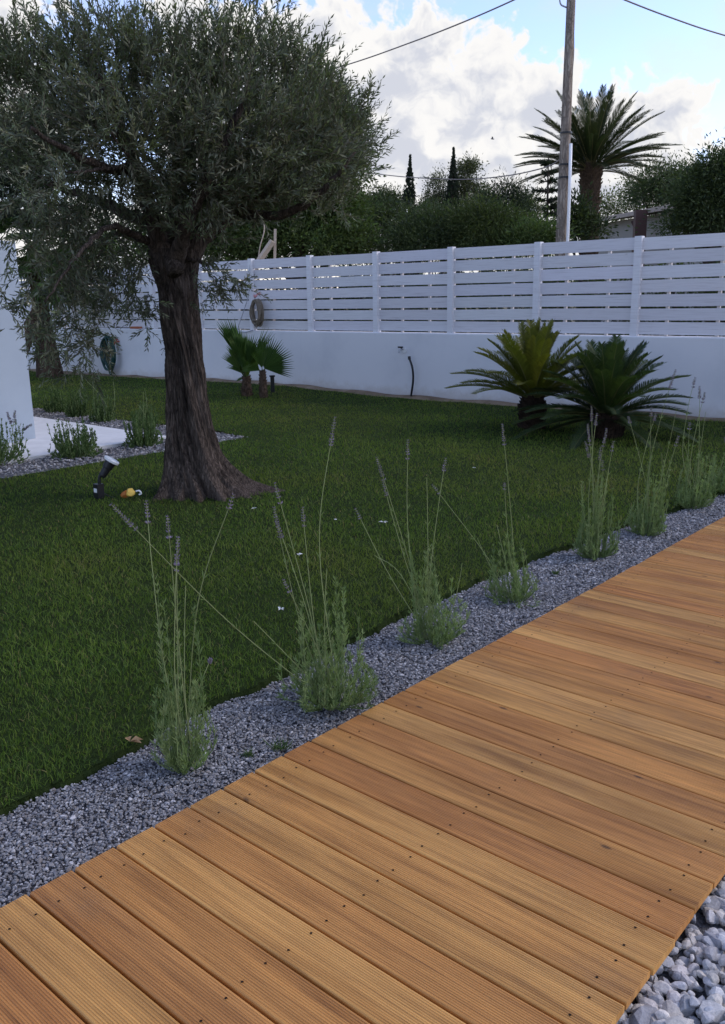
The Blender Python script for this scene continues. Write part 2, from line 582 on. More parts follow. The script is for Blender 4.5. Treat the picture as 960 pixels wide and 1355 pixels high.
# soft soil bank along the foot of the wall
xs = np.linspace(-26, 2, 240)
a = Acc()
prof = [(-0.34, -0.05), (-0.2, 0.0), (-0.1, 0.02), (0.0, 0.03)]
V = np.array([[x, fence_y(x)-0.02+dy, float(lawn_z(x, 11.2))+dz+0.012*math.sin(x*5+dy*9)] for x in xs for dy, dz in prof])
n = len(prof)
i, j = np.meshgrid(np.arange(len(xs)-1), np.arange(n-1), indexing='ij')
i, j = i.ravel(), j.ravel()
a.add(V, np.stack([i*n+j, (i+1)*n+j, (i+1)*n+j+1, i*n+j+1], 1), smooth=True)
tag(a.build('soil_bank', M_SOIL), kind='structure')

ys = np.linspace(-3, 11.4, 300)
a = Acc()
V = np.concatenate([np.stack([gravel_edge(ys)-0.03, ys, np.full_like(ys, -0.042)], 1), np.stack([np.full_like(ys, DECK_L+0.1), ys, np.full_like(ys, -0.046)], 1)])
k = np.arange(len(ys)-1)
a.add(V, np.stack([k, k+300, k+301, k+1], 1))
tag(a.build('gravel_bed', M_GBED), kind='structure')
a = Acc()
a.add([[DECK_R-0.2, -3, -0.085], [4, -3, -0.085], [4, 9, -0.085], [DECK_R-0.2, 9, -0.085]], np.array([[0, 1, 2, 3]]))
tag(a.build('gravel_bed', M_GBED), kind='structure')
a = Acc()
a.add([[-13.6, 1.9, -0.02], [-7.62, 1.9, -0.02], [-7.62, 6.84, -0.02], [-13.6, 6.84, -0.02]], np.array([[0, 1, 2, 3]]))
tag(a.build('gravel_bed', M_GBED), kind='structure')

# lawn edging lip of turf and roots beside the gravel
a = Acc()
ys = np.linspace(-1, 11, 700)
e = gravel_edge(ys)
jit = rng.normal(0, 0.006, len(ys))
V = np.concatenate([np.stack([e-0.06, ys, lawn_z(e-.06, ys)+0.002], 1), np.stack([e-0.012+jit, ys, lawn_z(e, ys)-0.004], 1), np.stack([e+0.004+jit, ys, np.full_like(ys, -0.05)], 1)])
k = np.arange(699)
a.add(V, np.concatenate([np.stack([k, k+700, k+701, k+1], 1), np.stack([k+700, k+1400, k+1401, k+701], 1)]))
tag(a.build('turf_edge', M_LAWN), kind='structure')


# ------------------------------------------------------------------ deck of grooved boards
def deck():
    acc = Acc()
    ids = []
    ng = 17
    wb = PITCH_B-0.007
    prof = [(0.0, -0.022), (0.0, -0.007), (0.0012, -0.0035), (0.004, -0.001), (0.007, 0.0)]
    y = 0.007
    pw = (wb-0.014)/ng
    for k in range(ng):
        prof += [(y+pw*0.12, 0.0), (y+pw*0.32, -0.0016), (y+pw*0.62, -0.0016), (y+pw*0.82, 0.0)]
        y += pw
    prof += [(wb-0.007, 0.0), (wb-0.004, -0.001), (wb-0.0012, -0.0035), (wb, -0.007), (wb, -0.022)]
    prof = np.array(prof)
    tones = np.array([[0.56, 0.282, 0.072], [0.52, 0.240, 0.058], [0.59, 0.318, 0.086], [0.48, 0.212, 0.054], [0.54, 0.258, 0.065], [0.62, 0.345, 0.100], [0.49, 0.228, 0.060]])
    y0 = 0.9366-PITCH_B*18
    prev = -1
    for k in range(106):
        yb = y0+k*PITCH_B+0.0035
        xl = DECK_L+rng.normal(0, 0.0015)
        xr = DECK_R+rng.normal(0, 0.0022)
        zt = rng.normal(0, 0.0006)
        n = len(prof)
        ti = rng.integers(0, len(tones))
        if ti == prev: ti = (ti+2) % len(tones)
        prev = ti
        c = (tones[ti]*0.82+tones.mean(0)*0.18)*np.array([1.0, 0.965, 0.97])*rng.uniform(0.92, 1.07)
        xsn = np.linspace(xl, xr, 4)
        V = np.concatenate([np.stack([np.full(n, x), yb+prof[:, 0], prof[:, 1]+zt], 1) for x in xsn])
        q = np.arange(n-1)
        fs = [np.stack([q+s_*n, q+(s_+1)*n, q+(s_+1)*n+1, q+s_*n+1], 1) for s_ in range(3)]
        acc.add(V, fs+[np.arange(n)[None], (np.arange(n)[::-1]+3*n)[None], np.array([[0, n-1, 4*n-1, 3*n]])], c)
        ids.append(np.full(len(V), float(k)))
        for sxp in (-1.955, -1.355, -0.735):         # countersunk dark screws over the joists
            for sy_ in (0.027, wb-0.027):
                cx, cy = sxp+rng.normal(0, 0.006), yb+sy_+rng.normal(0, 0.003)
                th = np.linspace(0, 2*math.pi, 10, endpoint=False)
                r_ = 0.0035
                Vs = np.stack([cx+r_*np.cos(th), cy+r_*np.sin(th), np.full(10, zt+0.0012)], 1)
                acc.add(Vs, np.arange(10)[None], (0.05, 0.03, 0.02), mi=1)
                ids.append(np.full(10, float(k)))
    for xj in (-1.955, -1.355, -0.735):              # joists under the boards
        V, Fq = box(xj-0.025, xj+0.025, y0, y0+106*PITCH_B, -0.09, -0.0225)
        acc.add(V, Fq, (0.12, 0.08, 0.05))
        ids.append(np.zeros(8))
    o = acc.build('deck', [M_DECK, plain('screw', (0.02, 0.012, 0.008), 0.8, 0.1)])
    at = o.data.attributes.new('board', 'FLOAT', 'POINT')
    at.data.foreach_set('value', np.concatenate(ids).astype(np.float32))
    return tag(o, kind='structure')


deck()

# ------------------------------------------------------------------ stones
ICO_V = None


def ico(sub):
    import bmesh
    bm = bmesh.new()
    bmesh.ops.create_icosphere(bm, subdivisions=sub, radius=1.0)
    V = np.array([v.co[:] for v in bm.verts])
    Fq = np.array([[v.index for v in f.verts] for f in bm.faces])
    bm.free()
    return V, Fq


def stones(P, size, tones, sub=1, rough=0.28, flat=(0.45, 0.8), protos=24):
    V0, F0 = ico(sub)
    pr = []
    for k in range(protos):
        V = V0.copy()
        for _ in range(6 if sub > 1 else 3):         # chop flats off the pebble
            d = rand_dir(1)[0]
            h = rng.uniform(0.45, 0.8)
            s_ = V@d
            V -= np.outer(np.maximum(s_-h, 0), d)*0.9
        V *= 1+rng.normal(0, rough*(0.35 if sub > 1 else 0.5), (len(V), 1))*(0.25 if sub > 1 else 1)
        pr.append(V)
    pr = np.array(pr)
    n = len(P)
    idx = rng.integers(0, protos, n)
    sc = np.stack([size*rng.uniform(0.8, 1.3, n), size*rng.uniform(0.65, 1.0, n), size*rng.uniform(*flat, n)], 1)
    V = pr[idx]*sc[:, None, :]*0.5
    a1 = rng.uniform(0, 2*math.pi, n)
    tl = rng.normal(0, 0.45, (n, 2))
    ca, sa = np.cos(a1), np.sin(a1)
    cx, sx_ = np.cos(tl[:, 0]), np.sin(tl[:, 0])
    y, z = V[..., 1]*cx[:, None]-V[..., 2]*sx_[:, None], V[..., 1]*sx_[:, None]+V[..., 2]*cx[:, None]
    V[..., 1], V[..., 2] = y, z
    x, y = V[..., 0]*ca[:, None]-V[..., 1]*sa[:, None], V[..., 0]*sa[:, None]+V[..., 1]*ca[:, None]
    V[..., 0], V[..., 1] = x, y
    V += P[:, None, :]
    nv = V0.shape[0]
    Fq = (F0[None]+(np.arange(n)*nv)[:, None, None]).reshape(-1, 3)
    tones = np.asarray(tones)
    c = tones[rng.integers(0, len(tones), n)]*rng.uniform(0.75, 1.2, (n, 1))
    return V.reshape(-1, 3), Fq, np.repeat(c, nv, 0)


GREY = [(0.46, 0.45, 0.44), (0.22, 0.22, 0.22), (0.25, 0.25, 0.25), (0.155, 0.155, 0.165), (0.29, 0.285, 0.28), (0.235, 0.215, 0.195), (0.18, 0.185, 0.195), (0.36, 0.355, 0.35), (0.21, 0.205, 0.20)]
a = Acc()
for (ya, yb, sz_, dens_) in ((0.3, 2.2, 0.0095, 21000), (2.2, 4.2, 0.0105, 15500), (4.2, 6.5, 0.0130, 10000), (6.5, 11.0, 0.017, 5200)):
    n = int((yb-ya)*0.62*dens_)
    y = rng.uniform(ya, yb, n)
    x = rng.uniform(-2.68, DECK_L-0.002, n)
    ok = x > gravel_edge(y)+0.003
    x, y = x[ok], y[ok]
    s_ = sz_*rng.lognormal(0, 0.28, len(x))
    undul = 0.008*np.sin(y*3.3+x*4)+0.006*np.sin(y*7.1)
    P = np.stack([x, y, -0.036+undul*0.6+rng.uniform(0, 0.008, len(x))], 1)
    V, Fq, c = stones(P, s_, GREY, 1)
    a.add(V, Fq, c)
tag(a.build('gravel', M_STONE), 'small grey crushed gravel between lawn and timber deck', 'gravel', kind='stuff')

# larger pale stones on the other side of the deck
WHT = [(0.50, 0.50, 0.50), (0.60, 0.58, 0.54), (0.42, 0.43, 0.44), (0.64, 0.60, 0.53), (0.46, 0.455, 0.45), (0.54, 0.53, 0.51), (0.36, 0.365, 0.38), (0.58, 0.55, 0.52)]
a = Acc()
n = 5200
x = rng.uniform(DECK_R-0.03, 0.35, n)
y = rng.uniform(1.0, 3.4, n)
s_ = 0.037*rng.lognormal(0, 0.32, n)
P = np.stack([x, y, -0.078+rng.uniform(0, 0.042, n)*np.clip((x-DECK_R)/0.1, 0.25, 1)], 1)
V, Fq, c = stones(P, s_, WHT, 2, 0.3, (0.5, 0.9), 40)
a.add(V, Fq, c, smooth=False)
tag(a.build('gravel', M_STONE), 'large pale angular gravel along the right edge of the deck', 'gravel', kind='stuff')

a = Acc()
n = 26000
x = rng.uniform(-13.4, -7.69, n)
y = rng.uniform(2.2, 6.78, n)
ok = in_patio_gravel(x, y) & ~((x < -8.40) & (y < 6.18)) & ~((x < -14) & (y < 5))
x, y = x[ok], y[ok]
P = np.stack([x, y, -0.008+rng.uniform(0, 0.012, len(x))], 1)
V, Fq, c = stones(P, 0.024*rng.lognormal(0, 0.25, len(x)), GREY, 1)
a.add(V, Fq, c)
tag(a.build('gravel', M_STONE), 'grey gravel border round the white patio', 'gravel', kind='stuff')

# patio slab
a = Acc()
V, Fq = box(-14.0, -8.43, 1.5, 6.15, -0.12, 0.02)
a.add(V, Fq)
tag(a.build('patio', M_PATIO), kind='structure')


# ------------------------------------------------------------------ grass
def grass():
    a = Acc()
    n = 1900000
    # sample by distance so that far turf gets fewer, broader blades
    d = np.exp(rng.uniform(math.log(2.3), math.log(24.0), n))
    azm = rng.uniform(R(-80), R(-8), n)
    x, y = d*np.sin(azm), d*np.cos(azm)
    ok = lawn_keep(x-0.012, y+0.02) & (x > -25) & (y > 0.2)
    tx, ty = x+5.72, y-4.5
    ok &= (tx*tx+ty*ty) > 0.22**2
    x, y, d = x[ok], y[ok], d[ok]
    # thin to keep the density falling with distance
    want = 13500*(2.6/np.maximum(d, 2.6))**1.55
    have = n/(math.log(24/2.3)*R(72))/d**2
    keepm = rng.uniform(0, 1, len(x)) < want/have
    x, y, d = x[keepm], y[keepm], d[keepm]
    n = len(x)
    patch = np.sin(x*2.1+np.sin(y*1.7)*1.3)*np.sin(y*2.6+np.sin(x*1.1))+0.5*np.sin(x*6.3+y*2.2)*np.sin(y*5.1-x*1.4)
    h = rng.uniform(0.016, 0.036, n)*(1+0.18*patch)*np.minimum(1.0, 0.75+d*0.05)
    wdt = 0.0025*(d/2.6)**0.62*rng.uniform(0.7, 1.3, n)
    th = rng.uniform(0, 2*math.pi, n)
    S = np.stack([np.cos(th), np.sin(th), np.zeros(n)], 1)
    ph = rng.uniform(0, 2*math.pi, n)
    lean = np.abs(rng.normal(0, 0.55, n))
    B = np.stack([np.cos(ph)*lean, np.sin(ph)*lean, np.ones(n)], 1)
    P = np.stack([x, y, lawn_z(x, y)-0.003], 1)
    mid = P+B*h[:, None]*0.55
    tip = P+B*h[:, None]*np.stack([np.full(n, 1.7), np.full(n, 1.7), np.full(n, 0.95)], 1)
    w2 = wdt[:, None]*0.5
    V = np.stack([P-S*w2, P+S*w2, mid+S*w2*0.8, mid-S*w2*0.8, tip], 1).reshape(-1, 3)
    k = np.arange(n)*5
    base = np.array([0.098, 0.158, 0.026])
    alt = np.array([0.160, 0.215, 0.033])
    dark = np.array([0.058, 0.106, 0.022])
    u = rng.uniform(0, 1, n)[:, None]
    c = base*(1-u)+np.where(rng.uniform(0, 1, (n, 1)) < 0.5, alt, dark)*u
    c *= (1+0.17*patch)[:, None]
    big = np.sin(x*0.9+1.3*np.sin(y*0.7))*np.sin(y*1.1+0.8*np.sin(x*0.6)+0.7)
    yel = np.clip(0.12+0.46*big+0.26*patch, 0, 0.7)[:, None]
    c = c*(1-yel)+np.array([0.155, 0.170, 0.034])*rng.uniform(0.7, 1.2, (n, 1))*yel
    dry = (rng.uniform(0, 1, n) < 0.035+0.16*np.clip(patch*0.7+big*0.6-0.55, 0, 1))[:, None]
    c = np.where(dry, np.array([0.26, 0.21, 0.09])*rng.uniform(0.6, 1.1, (n, 1)), c)
    C = np.repeat(c, 5, 0)
    a.add(V, [np.stack([k, k+1, k+2, k+3], 1), np.stack([k+3, k+2, k+4], 1)], C)
    print('grass blades', n)
    tag(a.build('grass', M_GRASS), 'short mown green lawn grass', 'grass', kind='stuff')


grass()


# ------------------------------------------------------------------ garden wall and fence
a = Acc()
xs = np.linspace(-24, 6, 120)
V = np.concatenate([np.array([[x, fence_y(x), -0.14], [x, fence_y(x), 1.0], [x, fence_y(x)+0.012, 1.012], [x, fence_y(x)+0.26, 1.012], [x, fence_y(x)+0.26, -0.14]]) for x in xs])
q = np.arange(119)*5
a.add(V, [np.stack([q+k, q+k+5, q+k+6, q+k+1], 1) for k in range(4)]+[np.array([[0, 1, 2, 3, 4]]), np.array([[4, 3, 2, 1, 0]])+119*5])
tag(a.build('garden_wall', M_WHITE), 'low white rendered wall along the back of the lawn, under the board fence', 'wall')

POSTS = [-5.10+1.462*k for k in range(7, -1, -1)]+[-5.10-1.462*k for k in range(1, 13)]
FZ0, FZ1 = 1.012, 2.285
fence = thing('board_fence', 'white horizontal board fence with gaps, standing on the white wall', 'fence', (-8, fence_y(-8), FZ0))


def rel(V, loc): return np.asarray(V)-np.asarray(loc)


FL = np.array(fence.location)
for px_ in POSTS:
    yf = fence_y(px_)
    V, Fq = box(px_-0.048, px_+0.048, yf+0.03, yf+0.12, FZ0, FZ1+0.004+rng.normal(0, 0.003))
    V[:, 0] += (V[:, 2]-FZ0)*rng.normal(0, 0.004)
    Acc().add(rel(V, FL), Fq, np.array([0.74, 0.73, 0.73])*rng.uniform(0.95, 1.03)).build('post', M_BOARD, fence)
sp = sorted(POSTS)
for x0, x1 in zip(sp[:-1], sp[1:]):
    a = Acc()
    nb = 7
    pt = (FZ1-FZ0-0.012)/nb
    for k in range(nb):
        z0 = FZ0+0.022+k*pt+rng.normal(0, 0.0025)
        hgt = pt-0.025+rng.normal(0, 0.0025)
        xa, xb = x0+0.02, x1-0.02
        V, Fq = box(xa, xb, 0, 0.022, z0, z0+hgt)
        V[:, 1] += np.array([fence_y(x) for x in V[:, 0]])+0.078+rng.normal(0, 0.0015)
        V[:, 2] += (V[:, 0]-xa)*rng.normal(0, 0.0025)
        c = np.array([0.70, 0.69, 0.695])*rng.uniform(0.9, 1.04)*np.array([1, rng.uniform(0.975, 1.0), rng.uniform(0.96, 1.01)])
        a.add(rel(V, FL), Fq, c)
    for fr in (0.30, 0.72):                          # battens behind the boards
        xm = x0+(x1-x0)*fr+rng.normal(0, 0.03)
        if rng.uniform() < 0.55:
            V, Fq = box(xm-0.02, xm+0.02, fence_y(xm)+0.103, fence_y(xm)+0.14, FZ0+0.003, FZ1-0.03)
            a.add(rel(V, FL), Fq, (0.62, 0.58, 0.54))
    a.build('board_panel', M_BOARD, fence)

# ------------------------------------------------------------------ house corner on the left
hc = np.array([-9.59, 5.12])
house = thing('house', 'white rendered house corner, bluish shade tinted into its colour, standing on the white patio', 'house', (hc[0], hc[1], 0.02))
ha = Acc()
d1 = norm(ground_px(12, 589)[:2]-hc)            # front face runs this way, to the left
d2 = norm(norm(hc)+d1*0.04)
zc = spot(24, 322, np.hypot(*hc))[2]
def prism(pts, z0, z1, acc, col=(1, 1, 1), mi=0):
    n = len(pts)
    P = np.array(pts, float)
    V = np.concatenate([np.c_[P, np.full(n, z0)], np.c_[P, np.full(n, z1)]])
    q = np.arange(n)
    acc.add(V, [np.stack([q, (q+1) % n, (q+1) % n+n, q+n], 1), q[::-1][None], (q+n)[None]], col, mi)
HL = np.array([hc[0], hc[1]])
b2 = np.zeros(2)
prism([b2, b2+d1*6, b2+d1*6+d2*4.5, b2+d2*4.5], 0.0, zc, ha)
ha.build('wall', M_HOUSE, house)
up_ = Acc()
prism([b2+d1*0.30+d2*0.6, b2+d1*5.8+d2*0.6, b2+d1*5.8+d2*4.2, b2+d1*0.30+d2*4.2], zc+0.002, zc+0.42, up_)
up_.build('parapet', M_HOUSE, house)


# ------------------------------------------------------------------ main olive tree
OB = np.array([-5.70, 4.52, 0.0])
olive = thing('olive_tree', 'large old olive tree with a thick furrowed trunk, standing on the lawn', 'tree', OB)
D_OL = float(np.hypot(OB[0], OB[1]))


def olive_trunk():
    """one lofted, furrowed and slightly twisting surface with a flared root foot"""
    cs = [(645, 268), (600, 255), (535, 251), (472, 246), (409, 238), (364, 232), (330, 230)]
    hz, cx = [], []
    for v, u in cs:
        p = spot(u, v, D_OL)
        hz.append(p[2]); cx.append(p[:2]-OB[:2])
    hz[0] = -0.05
    hz, cx = np.array(hz), np.array(cx)
    zz = np.concatenate([np.linspace(-0.05, 0.5, 70), np.linspace(0.51, hz[-1], 110)])
    th = np.linspace(0, 2*math.pi, 180, endpoint=False)
    Z, T = np.meshgrid(zz, th, indexing='ij')
    Rb = np.interp(Z, [-0.05, 0.1, 0.38, 0.6, 0.79, 1.18, 1.58, 1.86, 2.1], [0.31, 0.26, 0.198, 0.168, 0.152, 0.136, 0.146, 0.176, 0.15])
    right_th = math.atan2(rgt0[1], rgt0[0])
    tw = T+Z*0.55
    fl = 0.095*np.sin(3*tw+0.6)+0.075*np.sin(5*tw+2.1+0.8*np.sin(Z*2))+0.045*np.sin(8*tw+1.0+Z*1.5)
    for k in range(16):
        gd, gw = rng.uniform(0.05, 0.14), rng.uniform(0.05, 0.12)
        ga = rng.uniform(0, 6.28)+0.25*np.sin(Z*rng.uniform(1, 3)+rng.uniform(0, 6))
        z0, zl = rng.uniform(-0.2, 1.6), rng.uniform(0.35, 1.1)
        fl += -gd*np.exp(-(((tw-ga+math.pi) % (2*math.pi)-math.pi)/gw)**2)*np.exp(-((Z-z0)/zl)**4)
    fl += -0.13*np.exp(-(((tw-right_th+1.25+math.pi) % (2*math.pi)-math.pi)/0.16)**2)*np.clip(Z/0.4, 0, 1)
    fl += -0.10*np.exp(-(((tw-right_th+2.2+math.pi) % (2*math.pi)-math.pi)/0.13)**2)
    fl += -0.10*np.exp(-(((tw-right_th+0.55+math.pi) % (2*math.pi)-math.pi)/0.12)**2)
    r = Rb*(1+fl)
    roots = [(0.03, 0.46, 0.15, 0.19), (-0.5, 0.24, 0.15, 0.20), (-1.0, 0.16, 0.15, 0.24), (-1.45, 0.17, 0.14, 0.22), (-1.95, 0.13, 0.15, 0.28), (-2.45, 0.17, 0.17, 0.24),
             (2.9, 0.13, 0.25, 0.25), (1.0, 0.16, 0.25, 0.22), (2.0, 0.15, 0.25, 0.24), (-0.22, 0.26, 0.13, 0.13)]
    for ang, amp, wd, fall in roots:
        dth = (T-right_th-ang+math.pi) % (2*math.pi)-math.pi
        r += amp*np.exp(-(dth/wd)**2)*np.exp(-np.maximum(Z+0.02, 0)/(fall*0.62))
    # bark relief: vertical ridges and lumps
    for k in range(26):
        f1, f2 = rng.integers(9, 60), rng.uniform(1, 16)
        r += rng.uniform(0.0012, 0.0034)*np.sin(f1*tw+f2*Z+rng.uniform(0, 6.28)+1.5*np.sin(Z*rng.uniform(2, 6)+rng.uniform(0, 6)))
    for k in range(9):                               # burrs
        t0, z0, s0 = rng.uniform(0, 6.28), rng.uniform(0.15, 1.7), rng.uniform(0.05, 0.1)
        dth = (T-t0+math.pi) % (2*math.pi)-math.pi
        r += rng.uniform(-0.03, 0.035)*np.exp(-((dth*0.19)/s0)**2-((Z-z0)/(s0*1.3))**2)
    C0 = np.stack([np.interp(Z, hz, cx[:, 0]), np.interp(Z, hz, cx[:, 1])], -1)
    V = np.stack([C0[..., 0]+r*np.cos(T), C0[..., 1]+r*np.sin(T), Z], -1).reshape(-1, 3)
    n = len(th)
    i, j = np.meshgrid(np.arange(len(zz)-1), np.arange(n), indexing='ij')
    i, j = i.ravel(), j.ravel()
    Fq = np.stack([i*n+j, i*n+(j+1) % n, (i+1)*n+(j+1) % n, (i+1)*n+j], 1)
    top = np.append(cx[-1], hz[-1])
    Acc().add(V, [Fq, (np.arange(n)+(len(zz)-1)*n)[None]], smooth=True).build('trunk', M_OLIVEBARK, olive)
    return top


otop = olive_trunk()


def ol(u, v, dd=0.0):
    """a point of the olive in its own frame: seen at (u, v), dd metres behind the trunk plane"""
    return spot(u, v, D_OL+dd)-OB


limb = Acc()
LIMBS = [([ol(222, 372), ol(205, 300, -.1), ol(185, 230, -.25), ol(150, 150, -.35), ol(120, 80, -.3)], 0.085, 0.02),
         ([ol(238, 365), ol(262, 318, .05), ol(310, 280, .15), ol(370, 235, .2), ol(420, 170, .25)], 0.11, 0.02),
         ([ol(228, 350, .1), ol(235, 270, .4), ol(250, 190, .7), ol(270, 100, .9)], 0.09, 0.02),
         ([ol(232, 355, -.1), ol(250, 290, -.45), ol(290, 210, -.7), ol(330, 110, -.8)], 0.07, 0.015),
         ([ol(205, 300, -.1), ol(140, 270, .3), ol(60, 240, .6), ol(-40, 200, .7)], 0.055, 0.015),
         ([ol(185, 230, -.25), ol(120, 215, -.8), ol(40, 170, -1.1)], 0.04, 0.012),
         ([ol(310, 280, .15), ol(370, 285, -.2), ol(430, 250, -.4), ol(470, 200, -.4)], 0.045, 0.012),
         ([ol(235, 345), ol(260, 345, -.25), ol(290, 355, -.4)], 0.02, 0.006),
         ([ol(195, 320, -.1), ol(150, 300, -.5), ol(110, 330, -.8), ol(60, 400, -.85)], 0.03, 0.006),
         ([ol(205, 320), ol(150, 310, .3), ol(120, 360, .4)], 0.03, 0.006),
         ([ol(185, 215, -.4), ol(130, 225, -.9), ol(90, 227, -1.0)], 0.018, 0.006),
         ([ol(190, 225, -.35), ol(165, 200, -.9), ol(143, 172, -1.1)], 0.014, 0.005)]
for pts, r0, r1 in LIMBS:
    P = curve(pts, 10)
    P = P+rng.normal(0, 0.006, P.shape)
    V, Fs = tube(P, np.linspace(r0, r1, len(P)), 10)
    limb.add(V, Fs, smooth=True)
# the sawn stub of an old limb
P = curve([ol(228, 340, -.12), ol(231, 352, -.2), ol(233, 360, -.24)], 8)
V, Fs = tube(P, np.linspace(0.075, 0.062, len(P)), 14)
limb.add(V, Fs, smooth=True)
limb.build('limb', M_OLIVEBARK, olive)


def shoots(acc, tw, B, D, Ls, nl, leafL, leafW, cols, droop=0.0, twig_r=0.0022, fan=0.75):
    """leafy shoots: base B, direction D, length Ls, nl leaves each in opposite pairs; all vectorised"""
    n = len(B)
    D = norm(D)
    s_ = (np.arange(nl)+0.5)/nl
    side = rand_dir(n)
    A1 = norm(np.cross(D, side))
    A2 = np.cross(D, A1)
    bend = norm(rand_dir(n)+np.array([0, 0, -droop]))*0.22
    q = s_[None, :, None]
    L_ = Ls[:, None, None]
    P = B[:, None, :]+D[:, None, :]*L_*q+bend[:, None, :]*L_*q*q
    T = norm(D[:, None, :]+2*bend[:, None, :]*q)
    alt = (np.arange(nl)//2) % 2
    sg = np.where(np.arange(nl) % 2 == 0, 1.0, -1.0)
    ax = np.where(alt[None, :, None] == 0, A1[:, None, :], A2[:, None, :])*sg[None, :, None]
    dd = T*1.0+ax*fan*rng.uniform(0.6, 1.25, (n, nl, 1))+rng.normal(0, 0.2, (n, nl, 3))
    LL = leafL*rng.uniform(0.65, 1.2, (n, nl))*(1-0.35*q[..., 0]**3)
    V, Fq = leaves(P.reshape(-1, 3), dd.reshape(-1, 3), LL.ravel(), LL.ravel()*leafW/leafL, N=rng.normal(size=(n*nl, 3))*0.8+np.array([0, 0, 0.6]), fold=0.18)
    ci = cols[rng.integers(0, len(cols), n)][:, None, :]*rng.uniform(0.75, 1.25, (n, 1, 1))
    c = ci*rng.uniform(0.82, 1.2, (n, nl, 1))
    pale = rng.uniform(0, 1, (n, nl, 1)) < 0.2
    c = np.where(pale, c*1.5+0.02, c)
    acc.add(V, Fq, np.repeat(c.reshape(-1, 3), 4, 0))
    if tw is not None:
        Pn = np.concatenate([B[:, None, :], P[:, nl//2:nl//2+1], P[:, -1:]], 1)
        up = norm(A1)[:, None, :]*twig_r
        up2 = norm(A2)[:, None, :]*twig_r
        V = np.stack([Pn-up, Pn+up*0.5+up2, Pn+up*0.5-up2], 2)       # n,3 rings,3
        V[:, 2] = Pn[:, 2:3]+(V[:, 2]-Pn[:, 2:3])*0.4
        k = np.arange(n)*9
        Fs = []
        for r_ in range(2):
            for e_ in range(3):
                e2 = (e_+1) % 3
                Fs.append(np.stack([k+r_*3+e_, k+r_*3+e2, k+(r_+1)*3+e2, k+(r_+1)*3+e_], 1))
        tw.add(V.reshape(-1, 3), Fs)


OLC = 1.55*np.array([[0.054, 0.062, 0.040], [0.068, 0.077, 0.053], [0.047, 0.058, 0.032], [0.078, 0.084, 0.062], [0.062, 0.073, 0.038], [0.088, 0.088, 0.060]])


